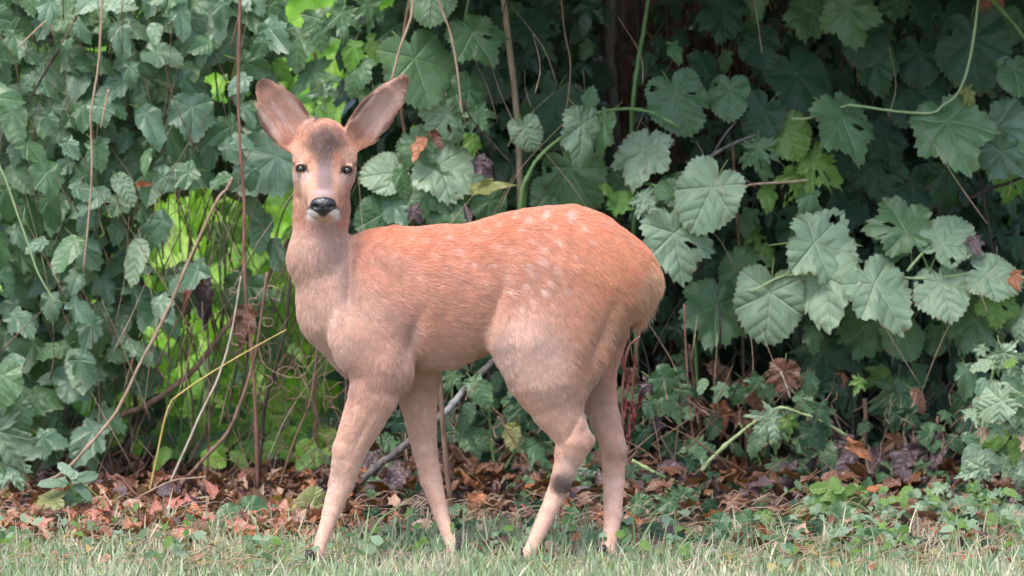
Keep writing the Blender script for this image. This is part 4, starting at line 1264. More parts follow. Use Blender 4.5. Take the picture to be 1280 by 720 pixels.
ivy = plant('ivy', 'glossy dark ivy climbing the tree trunk and hanging around it', 'ivy', 860, y=1.1)
for x in (600, 690, 800, 830, 900, 940): cane(ivy, [(x + rnd(-30, 30), 640), (x + rnd(-30, 30), 400), (x + rnd(-20, 20), 180), (x, -30)], 1.25, rnd(1.5, 3), 'cane_dark')
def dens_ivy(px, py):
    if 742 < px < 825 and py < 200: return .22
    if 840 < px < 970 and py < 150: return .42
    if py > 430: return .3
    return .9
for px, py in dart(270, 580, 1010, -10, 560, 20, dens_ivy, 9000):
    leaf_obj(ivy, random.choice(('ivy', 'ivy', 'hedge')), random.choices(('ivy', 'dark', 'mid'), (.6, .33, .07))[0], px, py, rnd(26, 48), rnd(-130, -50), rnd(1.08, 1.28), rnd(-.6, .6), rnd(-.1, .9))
ivy = plant('ivy', 'dark ivy hanging in the shaded hollow behind the row of pale leaves', 'ivy', 1150, y=1.1)
for x in (1040, 1120, 1180, 1250): cane(ivy, [(x + rnd(-30, 30), 640), (x + rnd(-30, 30), 400), (x + rnd(-20, 20), 180), (x, -30)], 1.25, rnd(1.5, 3), 'cane_dark')
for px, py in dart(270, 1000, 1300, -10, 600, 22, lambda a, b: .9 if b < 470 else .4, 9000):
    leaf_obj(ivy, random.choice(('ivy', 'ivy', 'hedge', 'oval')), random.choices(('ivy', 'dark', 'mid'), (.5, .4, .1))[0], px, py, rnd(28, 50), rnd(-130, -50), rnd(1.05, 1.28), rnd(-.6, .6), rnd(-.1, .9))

# ================================================================== low brambles and undergrowth
random.seed(51)
b = plant('bramble', 'bramble with jagged leaves and arching jointed stem behind the fawn', 'bramble', 900, y=.8)
cane(b, [(862, 628), (868, 604), (880, 585), (897, 566), (927, 540), (955, 520), (976, 510), (1002, 517), (1030, 528), (1059, 545)], .78, 2.6, 'cane_palegreen', 1.8, knots=8)
cane(b, [(790, 575), (815, 589), (845, 602), (875, 615), (910, 628), (939, 641), (960, 658), (978, 682)], .74, 2.4, 'cane_palegreen', 1.8, knots=8)
add_leaves(b, [
    ('jagged', 'pale', 956, 532, 50, -140, dict(y=.74)), ('jagged', 'yellow', 986, 533, 28, -80, dict(y=.74)), ('jagged', 'mid', 834, 500, 70, -60), ('jagged', 'mid', 1036, 590, 80, -100, dict(y=.8)), ('jagged', 'mid', 832, 636, 90, -80, dict(y=.72)),
    ('jagged', 'mid', 876, 568, 46, -60), ('jagged', 'yellow', 865, 628, 34, -90, dict(y=.74)), ('hedge', 'mid', 905, 600, 40, -90), ('jagged', 'mid', 968, 590, 40, -120), ('jagged', 'dark', 800, 620, 70, -100, dict(y=.85)), ('hedge', 'mid', 1005, 560, 30, -60),
    ('jagged', 'mid', 1010, 620, 40, -100), ('hedge', 'yellow', 940, 640, 22, -90), ('jagged', 'mid', 790, 660, 50, -60, dict(y=.7)),
], .8)
b = plant('bramble', 'bramble with dark spotted leaves low down between the fawn\'s hind legs', 'bramble', 700, y=.75)
cane(b, [(615, 655), (625, 600), (650, 560), (690, 545), (720, 560)], .8, 1.8, 'cane_green')
cane(b, [(735, 640), (730, 600), (700, 590), (660, 610)], .78, 1.6, 'cane_green')
add_leaves(b, [
    ('jagged', 'mid', 642, 625, 54, -20, dict(y=.68)), ('jagged', 'mid', 677, 572, 54, -60), ('round', 'mid', 722, 650, 86, -80, dict(y=.72)), ('jagged', 'mid', 592, 540, 46, 0), ('hedge', 'mid', 600, 490, 44, -60), ('jagged', 'pale', 725, 600, 44, -60),
    ('jagged', 'mid', 575, 610, 34, -60), ('hedge', 'mid', 580, 595, 26, 20), ('hedge', 'olive', 640, 545, 34, -90), ('jagged', 'dark', 655, 520, 50, -90), ('jagged', 'mid', 735, 560, 44, -90), ('hedge', 'purple', 500, 600, 46, -60), ('jagged', 'mid', 485, 575, 34, -60, dict(y=1)),
], .78)
b = plant('red_creeper', 'creeper with withered dark red leaves hanging behind the fawn\'s hind legs', 'creeper', 790, y=.8)
cane(b, [(812, 380), (805, 396), (797, 430), (792, 470), (790, 498), (786, 545), (788, 600), (790, 640)], .8, 1.8, 'cane_red')
cane(b, [(800, 420), (784, 440), (778, 500), (780, 560)], .79, 1.5, 'cane_red')
for (px, py, s, a) in ((782, 425, 34, -95), (778, 452, 30, -80), (785, 478, 34, -92), (792, 520, 38, -85), (800, 500, 28, -100), (786, 545, 30, -92), (780, 510, 30, -95), (803, 405, 24, -100), (795, 455, 22, -70)):
    leaf_obj(b, 'dead', 'redvine' if 'redvine' in M else 'red', px, py, s, a, .78, rnd(-.6, .6), .1, sx=.4)
random.seed(53)
b = plant('dying_burdock', 'plant with withered purple-brown leaves drooping right of the arching bramble', 'plant', 1140, y=.8)
cane(b, [(1150, 655), (1148, 600), (1130, 540), (1150, 490)], .84, 2.2, 'cane_tan')
cane(b, [(1130, 655), (1120, 600), (1085, 560)], .84, 1.8, 'cane_brown')
cane(b, [(1165, 650), (1170, 600), (1172, 520)], .84, 1.8, 'cane_brown')
add_leaves(b, [('dead', 'purple', 1173, 563, 46, -105, dict(sx=1.1, y=.76)), ('dead', 'purple', 1128, 578, 50, -110, dict(sx=1.0, y=.77)), ('dead', 'orange', 1077, 566, 48, -30, dict(y=.74, sx=.6)), ('dead', 'purple', 1055, 560, 36, -100), ('dead', 'purple', 1100, 610, 46, -80),
               ('dead', 'brown', 1128, 632, 48, -90), ('dead', 'brown', 1178, 635, 60, -90), ('dead', 'purple', 1160, 590, 40, -60), ('dead', 'purple', 1145, 545, 36, -90), ('jagged', 'mid', 1155, 588, 26, -30, dict(y=.72)), ('dead', 'purple', 1098, 585, 50, -70), ('hedge', 'mid', 1095, 625, 26, -120, dict(y=.72))], .8)
b = plant('dead_leaf_spray', 'spray of dead orange and brown leaves caught behind the hedge foot bramble', 'dead leaves', 920, y=.95)
cane(b, [(885, 650), (880, 560), (870, 500), (862, 430)], 1.0, 2, 'cane_red')
cane(b, [(940, 650), (925, 560), (935, 480)], 1.0, 2, 'cane_brown')
add_leaves(b, [('dead', 'orange', 901, 526, 46, -80), ('dead', 'brown', 942, 495, 54, -60), ('dead', 'brown', 872, 508, 36, -40), ('dead', 'brown', 925, 590, 40, -90), ('dead', 'brown', 948, 605, 34, -70), ('dead', 'brown', 985, 480, 40, -90), ('dead', 'orange', 1052, 478, 24, -90), ('dead', 'brown', 900, 470, 40, -60), ('dead', 'purple', 1018, 560, 34, -90)], .95)
# dead leaves caught higher up
b = plant('dead_leaf_spray', 'shrivelled dark brown leaves hanging in the bare canes left of the fawn\'s chest', 'dead leaves', 250, y=.85)
cane(b, [(262, 340), (255, 330), (240, 335), (225, 345)], .88, 1.2, 'cane_brown')
cane(b, [(255, 330), (262, 480), (258, 640)], .9, 1.5, 'cane_brown')
add_leaves(b, [('dead', 'purple', 252, 372, 58, -100, dict(sx=.7)), ('dead', 'red', 233, 372, 42, -100, dict(sx=.35)), ('dead', 'brown', 246, 345, 36, -60), ('dead', 'purple', 258, 395, 44, -95, dict(sx=.5)), ('dead', 'orange', 182, 232, 24, -10, dict(y=.8, sx=.6)), ('dead', 'brown', 310, 400, 40, -60), ('dead', 'brown', 300, 415, 36, -90)], .85)
b = plant('dead_leaf_spray', 'mossy brown curled leaf and tan scrap on a dark twig above the fawn\'s shoulder', 'dead leaves', 610, y=.9)
cane(b, [(578, 125), (590, 150), (612, 175), (640, 205)], .87, 1.3, 'cane_dark')
cane(b, [(612, 175), (618, 240), (612, 400), (610, 640)], [.87, .95, 1, 1], 1.5, 'cane_dark')
add_leaves(b, [('dead', 'olive', 616, 234, 54, 5, dict(sx=.55, y=.84)), ('dead', 'orange', 523, 188, 34, -100, dict(y=.9)), ('dead', 'purple', 606, 212, 36, -60), ('dead', 'brown', 545, 175, 26, -60), ('ragged', 'purple', 520, 268, 26, -60, dict(y=.86)), ('dead', 'purple', 583, 268, 34, 90, dict(y=.86, sx=.6))], .87)

# pale weeds at the right edge
random.seed(55)
b = plant('pale_weed', 'tall pale-leaved weeds with straw-coloured stems at the right edge of the hedge', 'weeds', 1250, y=.65)
cane(b, [(1240, 642), (1250, 612), (1265, 590), (1278, 540), (1284, 470)], .6, 3.2, 'cane_palegreen', 2)
cane(b, [(1222, 665), (1225, 590), (1230, 520), (1245, 450)], .64, 2, 'cane_palegreen')
cane(b, [(1270, 665), (1272, 600), (1290, 520)], .62, 2, 'cane_pale')
for px, py in dart(60, 1205, 1290, 440, 655, 15, lambda a, c: .8 if a > 1225 - (c - 440) * .1 else .3, 4000):
    leaf_obj(b, random.choice(('jagged', 'ovate', 'hedge')), random.choices(('pale', 'blue', 'mid', 'tan', 'yellow'), (.4, .25, .2, .08, .07))[0], px, py, rnd(20, 46), rnd(-170, -10), rnd(.56, .7), rnd(-.5, .5), rnd(.2, 1.1))
add_leaves(b, [('round', 'pale', 1243, 505, 52, -160, dict(y=.56)), ('round', 'blue', 1277, 500, 46, -90, dict(y=.56)), ('jagged', 'pale', 1262, 455, 50, -60), ('jagged', 'pale', 1215, 590, 44, -160, dict(y=.56)), ('lobed', 'pale', 1260, 648, 48, 180, dict(y=.5))], .6)
b = plant('pale_weed', 'low feathery weeds with small pale leaves at the foot of the straw stem', 'weeds', 1190, y=.5)
for i in range(9):
    x = rnd(1150, 1240)
    cane(b, [(x, 700), (x + rnd(-6, 6), 660), (x + rnd(-14, 14), rnd(600, 640))], rnd(.42, .55), 1.2, 'cane_green')
for px, py in dart(70, 1110, 1280, 610, 700, 9, lambda a, c: .8, 3000):
    leaf_obj(b, random.choice(('leaflet', 'jagged', 'ovate')), random.choices(('pale', 'yellow', 'mid', 'blue'), (.35, .2, .3, .15))[0], px, py, rnd(14, 30), rnd(-200, 20), rnd(.36, .56), rnd(-.5, .5), rnd(.3, 1.6))

# low leaves filling the foot of the hedge
random.seed(57)
b = plant('bramble', 'low mixed bramble leaves crowding the dark hedge foot right of the fawn\'s rump', 'bramble', 960, y=.9)
for i in range(14):
    x = rnd(820, 1200)
    cane(b, [(x, 640), (x + rnd(-25, 25), 590), (x + rnd(-50, 50), rnd(500, 550))], rnd(.85, 1.05), rnd(.9, 1.6), random.choice(('cane_green', 'cane_brown', 'cane_tan')))
for px, py in dart(130, 800, 1235, 470, 690, 22, lambda a, c: .68, 5000):
    leaf_obj(b, random.choice(('jagged', 'hedge', 'ivy', 'ovate', 'lobed')), random.choices(('mid', 'dark', 'hedge', 'brown', 'purple', 'yellow'), (.33, .3, .15, .1, .08, .04))[0], px, py, rnd(22, 50), rnd(-150, -20), min(rnd(.72, 1.05), G(px, min(py + 8, 690)).y), rnd(-.6, .6), rnd(0, 1))
b = plant('bramble', 'low mixed bramble leaves at the hedge foot seen below the fawn\'s belly', 'bramble', 600, y=.9)
for i in range(9):
    x = rnd(470, 780)
    cane(b, [(x, 640), (x + rnd(-25, 25), 570), (x + rnd(-50, 50), rnd(470, 530))], rnd(.8, 1.05), rnd(.9, 1.8), random.choice(('cane_green', 'cane_brown', 'cane_tan')))
for px, py in dart(90, 455, 800, 450, 680, 22, lambda a, c: .66, 5000):
    leaf_obj(b, random.choice(('jagged', 'hedge', 'ivy', 'ovate', 'lobed')), random.choices(('mid', 'dark', 'hedge', 'brown', 'purple', 'yellow'), (.3, .32, .15, .12, .08, .03))[0], px, py, rnd(22, 46), rnd(-150, -20), min(rnd(.72, 1.05), G(px, min(py + 8, 690)).y), rnd(-.6, .6), rnd(0, 1))

# pinnate seedling
b = plant('seedling', 'pinnate-leaved seedling with two rows of oval leaflets at the hedge foot', 'plant', 1010, y=.5)
cane(b, [(950, 712), (975, 680), (1002, 652), (1030, 636), (1062, 630), (1082, 637), (1098, 655), (1108, 690)], .45, 1.6, 'cane_green')
add_leaves(b, [('leaflet', 'yellow', x, y, s * 1.15, a, dict(y=.44, nz=.3)) for x, y, s, a in
               ((1025, 610, 22, -170), (1045, 606, 20, 120), (1061, 613, 20, 20), (1030, 619, 24, 175), (1048, 625, 22, -70), (1020, 632, 24, 170), (1028, 634, 22, -120), (1008, 646, 22, -150), (1016, 646, 20, -70), (1003, 640, 20, 150), (1060, 648, 24, 10), (1042, 662, 26, 170))], .44)
# small low plants on the left
b = plant('seedling', 'low seedling with rounded leaves beside the bright orange-red fallen leaf', 'plant', 300, y=.4)
add_leaves(b, [('round', 'hedge', 287, 645, 36, -150, dict(nz=.9)), ('round', 'hedge', 320, 632, 34, 30, dict(nz=.9)), ('round', 'mid', 305, 652, 30, -60, dict(nz=.9)), ('round', 'hedge', 336, 640, 30, 0, dict(nz=.9)), ('round', 'mid', 300, 638, 26, 120, dict(nz=.9))], .42)
cane(b, [(305, 672), (306, 655), (304, 640)], .42, 1.2, 'cane_green')
b = plant('seedling', 'pale young plant with drooping narrow leaves at the left foot of the hedge', 'plant', 85, y=.5)
cane(b, [(90, 660), (93, 620), (80, 596)], .5, 1.6, 'cane_green'); cane(b, [(93, 620), (110, 605)], .5, 1, 'cane_green')
add_leaves(b, [('leaflet', 'blue', 66, 604, 36, 195, dict(sx=.7)), ('leaflet', 'blue', 84, 588, 30, 140, dict(sx=.7)), ('leaflet', 'blue', 106, 596, 34, 15, dict(sx=.7)), ('leaflet', 'blue', 104, 614, 28, -50, dict(sx=.7)), ('round', 'hedge', 98, 632, 40, -100), ('round', 'olive', 62, 625, 36, 180, dict(nz=1.0)), ('jagged', 'pale', 215, 645, 26, 0, dict(nz=.8))], .48)
b = plant('bramble', 'bramble with big pale jagged leaves at the lower left edge of the hedge', 'bramble', 5, y=.7)
cane(b, [(-30, 640), (-10, 560), (0, 500)], .75, 2, 'cane_green')
add_leaves(b, [('jagged', 'pale', 8, 560, 74, -60), ('jagged', 'mid', 0, 600, 70, -90), ('jagged', 'pale', 18, 595, 50, -60), ('round', 'mid', 2, 480, 56, -90), ('hedge', 'mid', 25, 520, 50, -80)], .68)
# ================================================================== canes, twigs and branches, each a thing
random.seed(61)
lone_cane('bare_cane', 'thin reddish cane standing upright left of the fawn\'s ear', 'cane', [(301, -20), (298, 100), (300, 180), (305, 250), (306, 350), (318, 480), (322, 618)], .74, 2.4, 'cane_red', 2.6, knots=11)
lone_cane('bare_cane', 'thin tan cane hanging from the top among blue-green leaves, knotted halfway', 'cane', [(128, -20), (124, 71), (116, 125), (113, 145), (115, 200), (112, 260), (104, 340)], .74, 2.0, 'cane_tan', 1.4)
lone_cane('bare_cane', 'short forked brown twig between the blue-green leaves beside the knotted tan cane', 'twig', [(136, 112), (131, 135), (126, 160)], .74, 2.0, 'cane_tan', 1.2)
lone_cane('bare_cane', 'slanting tan cane running from the big pointed leaf down to the ground at left', 'cane', [(290, 222), (284, 236), (269, 255), (231, 338), (206, 395), (175, 455), (146, 514), (110, 558), (76, 592), (30, 615)], .76, 2.2, 'cane_tan', 2.6, knots=9)
lone_cane('arching_branch', 'thick brown branch arching up through the hedge gap left of the fawn', 'branch', [(70, 630), (104, 548), (146, 522), (190, 503), (244, 460), (290, 400), (325, 362), (360, 300)], [.95, .92, .92, .9, .9, .92, .98, 1.1], 5.5, 'cane_brown', 3.5, wob=.2)
lone_cane('dried_straw', 'bent yellow straw stem crossing the bare canes below the fawn\'s chest', 'stem', [(186, 618), (196, 570), (207, 520), (215, 500)], .68, 1.4, 'cane_yellow', 1.2)
lone_cane('dried_straw', 'upper length of yellow straw stem rising to the fawn\'s chest', 'stem', [(215, 500), (245, 478), (282, 455), (320, 433), (358, 412)], .68, 1.2, 'cane_yellow', .7)
lone_cane('bare_cane', 'pale whitish cane rising steeply behind the yellow straw stem', 'cane', [(212, 605), (232, 560), (252, 515), (271, 476), (286, 430), (295, 384), (301, 345)], .72, 2.0, 'cane_pale', 1.2)
lone_cane('bare_cane', 'stout pale brown cane leaning from the leaf litter to the upper gap', 'cane', [(208, 624), (235, 596), (262, 566), (285, 540), (300, 505), (312, 470), (320, 440), (326, 400), (334, 340)], .7, 3.2, 'cane_brown', 2.0, knots=10)
lone_cane('bare_cane', 'dark upright cane nearest the fawn\'s chest on the gap side', 'cane', [(320, 620), (326, 560), (332, 500), (345, 455), (358, 400), (366, 300)], .8, 3.4, 'cane_dark', 2.4)
lone_cane('bare_cane', 'thin dark cane crossing behind the fawn\'s foreleg and chest', 'cane', [(345, 622), (358, 580), (372, 540), (388, 500), (396, 440), (400, 400)], .78, 2.0, 'cane_brown', 1.4)
lone_cane('bare_cane', 'pale cane leaning left across the top above the fawn\'s right-hand ear', 'cane', [(516, -15), (514, 20), (500, 60), (489, 102)], .78, 2.0, 'cane_tan', 1.8)
lone_cane('bare_cane', 'slim pale tan cane hanging from the top to the leaves over the fawn\'s back', 'cane', [(542, -15), (552, 12), (563, 42), (572, 90), (577, 138)], .78, 2.0, 'cane_tan', 1.4)
lone_cane('woody_stem', 'straight tan woody stem rising behind the fawn\'s back to the top', 'stem', [(655, 640), (650, 420), (650, 249), (647, 155), (639, 78), (632, 20), (628, -25)], 1.0, 5.2, 'cane_tan', 4.5, wob=.12)
lone_cane('bare_cane', 'very thin grey cane hanging between the dark leaves near the trunk', 'cane', [(700, -15), (706, 40), (713, 78), (711, 115), (708, 134)], .84, 1.3, 'cane_brown', 1.0)
lone_cane('green_stem', 'smooth green upright stem in front of the shaggy roots of the trunk', 'stem', [(812, -15), (806, 30), (798, 75), (792, 124), (790, 200), (800, 640)], [.98, .98, .98, .98, 1.0, 1.1], 3.2, 'cane_green', 3.6)
lone_cane('green_stem', 'thin pale green stem leaning at the far left edge of the hedge', 'stem', [(-8, 195), (6, 222), (22, 268), (36, 308), (48, 342), (70, 380)], .70, 1.6, 'cane_palegreen', 1.4)
lone_cane('dark_branch', 'dark branch crossing the bright gap at the right edge', 'branch', [(1212, 248), (1240, 235), (1262, 228), (1300, 212)], .95, 3.2, 'cane_dark', 2.4)
lone_cane('dark_branch', 'thin dark upright twig in the bright gap at the right edge', 'branch', [(1222, 205), (1232, 260), (1243, 322)], .96, 2.6, 'cane_dark', 2)
lone_cane('bare_cane', 'dark slanting twig in the upper left hole between blue-green leaves', 'twig', [(74, 60), (52, 98), (34, 130)], .84, 2.6, 'cane_dark', 1.4)
lone_cane('bare_cane', 'pale green-brown twig arching over the upper left dark hole', 'twig', [(58, 26), (40, 42), (22, 60)], .74, 1.6, 'cane_tan', 1.2)
lone_cane('bare_cane', 'brown twig slanting across the hole at the top left beside tan cane', 'twig', [(100, 12), (88, 35), (76, 55)], .82, 2.0, 'cane_brown', 1.4)
lone_cane('fallen_branch', 'grey lichen-covered dead branch slanting behind the fawn\'s belly and forelegs', 'branch', [(420, 622), (449, 603), (475, 580), (492, 568), (520, 545), (558, 514), (578, 490), (598, 470), (640, 430)], [.62, .64, .66, .68, .7, .74, .78, .8, .9], 6.0, 'lichen', 5.0, wob=.22)
lone_cane('woody_stem', 'brown straight sapling stem directly behind the fawn\'s second foreleg', 'stem', [(566, 655), (562, 620), (556, 560), (552, 510), (548, 440), (545, 360)], .55, 4.4, 'cane_brown', 3.8, wob=.1)
lone_cane('green_stem', 'green stem rising under the fawn\'s belly near the hind leg', 'stem', [(622, 650), (620, 600), (614, 550), (610, 490)], .8, 3, 'cane_green', 2)
lone_cane('bare_cane', 'brown twig slanting down behind the hind leg under the belly', 'twig', [(622, 520), (648, 560), (668, 592), (678, 628)], .7, 1.6, 'cane_brown', 1.2)
lone_cane('bare_cane', 'thin brown twig slanting under the belly among the dead leaves', 'twig', [(580, 580), (598, 600), (614, 622)], .66, 1.6, 'cane_brown', 1.2)
lone_cane('bare_cane', 'pale twig standing alone in the dark undergrowth right of the hanging red creeper', 'twig', [(976, 464), (982, 480), (988, 498)], .8, 1.3, 'cane_pale', 1.0)
lone_cane('bare_cane', 'long thin reddish stem bent down into dark undergrowth behind the rump', 'cane', [(855, 380), (858, 450), (863, 520), (868, 556)], .82, 1.5, 'cane_red', 1.3)
lone_cane('bare_cane', 'thick dark brown dead stub standing in shade below the row of pale leaves', 'stub', [(1080, 562), (1082, 530), (1081, 498)], .88, 4.5, 'cane_brown', 3.5)
lone_cane('fallen_twig', 'pale straight twig lying across the litter beside the seedling', 'twig', [(1000, 692), (1018, 676), (1036, 656)], .42, 2.0, 'cane_pale', 1.4)
lone_cane('fallen_twig', 'reddish twig propped in the leaf litter below the yellow straw stem', 'twig', [(148, 594), (160, 608), (175, 622), (200, 640)], .6, 2.4, 'cane_red', 1.8)
lone_cane('fallen_twig', 'thin tan twig lying level at the hedge foot right of yellow stem', 'twig', [(150, 632), (172, 622), (195, 610), (220, 600), (258, 596)], .62, 1.5, 'cane_tan', 1.2)
lone_cane('fallen_twig', 'whitish twig lying level on the litter under the stout leaning cane', 'twig', [(226, 628), (242, 624), (260, 621)], .55, 2, 'cane_pale', 1.6)
lone_cane('dry_tendril', 'curled pale tendril looping beside the fawn\'s chest', 'tendril', [(318, 375), (332, 358), (350, 362), (348, 374), (338, 372)], .72, .7, 'cane_tan', .5)
lone_cane('dry_tendril', 'long pale tendril curving out below the fawn\'s chest', 'tendril', [(322, 430), (330, 455), (350, 468), (372, 472), (382, 466)], .7, .6, 'cane_tan', .5)
# finer tangle: nobody could count it
T = Tubes()
def tw(x0, x1, y0, y1, n, d0, d1, r0, r1, vert=1.0, l0=60, l1=160):
    for _ in range(n):
        x, yb, d = rnd(x0, x1), rnd(y0, y1), rnd(d0, d1)
        l = rnd(l0, l1); s = rnd(-.6, .6) / vert
        q = [P(x, yb, d), P(x + s * l * .4 + rnd(-8, 8), yb - l * .45 * vert, d + rnd(-.03, .03)), P(x + s * l + rnd(-10, 10), yb - l * vert, d + rnd(-.05, .05))]
        T.add(q, S(rnd(r0, r1), d), S(r0 * .6, d), sides=4, n=4, wob=.5)
tw(130, 480, 450, 640, 70, .8, 1.3, .5, 1.5, 1.0, 60, 220)
tw(120, 400, 250, 470, 80, .85, 1.4, .6, 1.6)
tw(40, 180, 540, 640, 110, .85, 1.2, .6, 1.8, .6, 30, 90)
tw(-20, 340, 20, 330, 80, .74, 1.1, .5, 1.2)
tw(-20, 480, 380, 640, 90, .72, 1.2, .4, 1.1, .7, 60, 200)
for _ in range(70):     # short side twigs with dry seed heads
    x, y_, d = rnd(280, 430), rnd(440, 620), rnd(.72, .9)
    T.add([P(x, y_, d), P(x + rnd(-14, 14), y_ - rnd(6, 20), d), P(x + rnd(-24, 24), y_ - rnd(10, 34), d)], S(.9, d), S(.5, d), sides=4, n=3)
    c = P(x + rnd(-24, 24), y_ - 20, d)
o = T.build('twig_tangle', M['cane_brown']); tag(o, 'thin bare brown twigs tangled in the hedge gap left of the fawn', 'twigs', kind='stuff')
T = Tubes()
tw(60, 460, 300, 640, 60, .70, 1.0, .4, 1.0, .9, 60, 240)
tw(460, 1280, 60, 640, 60, .76, 1.0, .4, .9, .9, 40, 160)
for _ in range(9):     # curling tendrils
    x, y_, d = rnd(290, 380), rnd(300, 480), rnd(.7, .85)
    a0 = rnd(0, 6.28); rr = rnd(6, 16)
    T.add([P(x + rr * (1 - k / 14) * math.cos(a0 + k * .8), y_ + rr * (1 - k / 14) * math.sin(a0 + k * .8) * .7, d + k * .002) for k in range(9)], S(.6, d), S(.4, d), sides=4, n=3)
o = T.build('twig_tangle', M['cane_tan']); tag(o, 'fine pale tan stems and tendrils threading through the hedge leaves', 'twigs', kind='stuff')
T = Tubes()
tw(440, 1260, 430, 650, 330, .85, 1.5, .6, 2.0, .8, 30, 120)
tw(560, 1260, 0, 430, 50, .9, 1.2, .6, 1.5, .8, 40, 140)
o = T.build('twig_tangle', M['cane_dark']); tag(o, 'dark dead twigs tangled in the shaded undergrowth right of the fawn', 'twigs', kind='stuff')
T = Tubes()
tw(440, 1240, 500, 672, 300, .6, 1.0, .6, 1.3, .6, 20, 80)
o = T.build('twig_tangle', M['cane_brown']); tag(o, 'fine reddish brown dead stems littered along the hedge foot', 'twigs', kind='stuff')
T = Tubes()
for _ in range(900):
    x, y_ = rnd(-20, 1300), rnd(622, 715)
    q = G(x, y_, .01); a = rnd(-.6, .6); l = rnd(.015, .06)
    T.add([q, q + Vector((l * math.cos(a) * .5, l * math.sin(a) * .5, rnd(.002, .02))), q + Vector((l * math.cos(a), l * math.sin(a), rnd(0, .015)))], rnd(.0006, .0014), .0005, sides=3, n=2)
o = T.build('straw_litter', M['cane_tan']); tag(o, 'short bits of dry straw scattered over the leaf litter and turf', 'straw', kind='stuff')

# ================================================================== leaf litter
random.seed(71)
LIT = ['red', 'orange', 'brown', 'tan', 'purple', 'ochre']
V_ = []; F_ = []; L_ = []; MI = []
shp = []
for s in range(8):
    kw = dict(KINDS['dead']); kw.update(na=12, tooth=0, rings=(.55, 1.0), petiole=0, curl=[.2, .5, .9, 1.2, .3, .7, 1.4, .4][s], wave=.09)
    shp.append(leaf_polar(seed=s + 90, **kw))
def litter(px, py, size, mi, z):
    c = G(px, py)
    v, f, l, nb, cy = random.choice(shp)
    R = Matrix.Rotation(rnd(0, 6.28), 3, 'Z') @ Matrix.Rotation(rnd(-.9, .9), 3, 'X') @ Matrix.Rotation(rnd(-.7, .7), 3, 'Y')
    if random.random() < .3: R = R @ Matrix.Rotation(math.pi, 3, 'X')
    b = len(V_)
    for p in v:
        q = R @ Vector(p) * size
        V_.append((c.x + q.x, c.y + q.y, max(.002, z + q.z)))
    L_.extend(l); F_.extend(tuple(b + k for k in ff) for ff in f); MI.extend([mi] * len(f))
for _ in range(2000):
    px = rnd(-40, 1320)
    if px > 440 and random.random() < .5: continue
    if mnoise.noise((px / 50, 3, 0)) < -.25: continue
    if px < 440: py, w = rnd(634, 680), (.26, .18, .18, .24, .10, .04)
    else: py, w = rnd(636, 700), (.06, .10, .50, .12, .20, .02)
    if px > 440 and random.random() < .45: continue
    litter(px, py, rnd(.018, .042), random.choices(range(6), w)[0], rnd(.004, .022))
for _ in range(140):
    litter(rnd(-20, 1300), rnd(668, 722), rnd(.015, .032), random.choices(range(6), (.15, .15, .1, .3, 0, .3))[0], rnd(.004, .015))
for _ in range(520):
    p = (rnd(-30, 450), rnd(588, 640)); litter(p[0], p[1], rnd(.02, .04), random.choices(range(6), (.10, .12, .5, .08, .2, 0))[0], rnd(.0, .02))
for _ in range(700):
    p = (rnd(430, 1280), rnd(588, 636)); litter(p[0], p[1], rnd(.025, .05), random.choices(range(6), (.0, .05, .65, .0, .3, 0))[0], rnd(.0, .04))
o = mobj('leaf_litter', mesh_from('leaf_litter', V_, F_, [M[m] for m in LIT], mat_idx=MI, colors={'lf': L_}))
tag(o, 'red and brown leaf litter strewn along the foot of the hedge', 'leaf litter', kind='stuff')
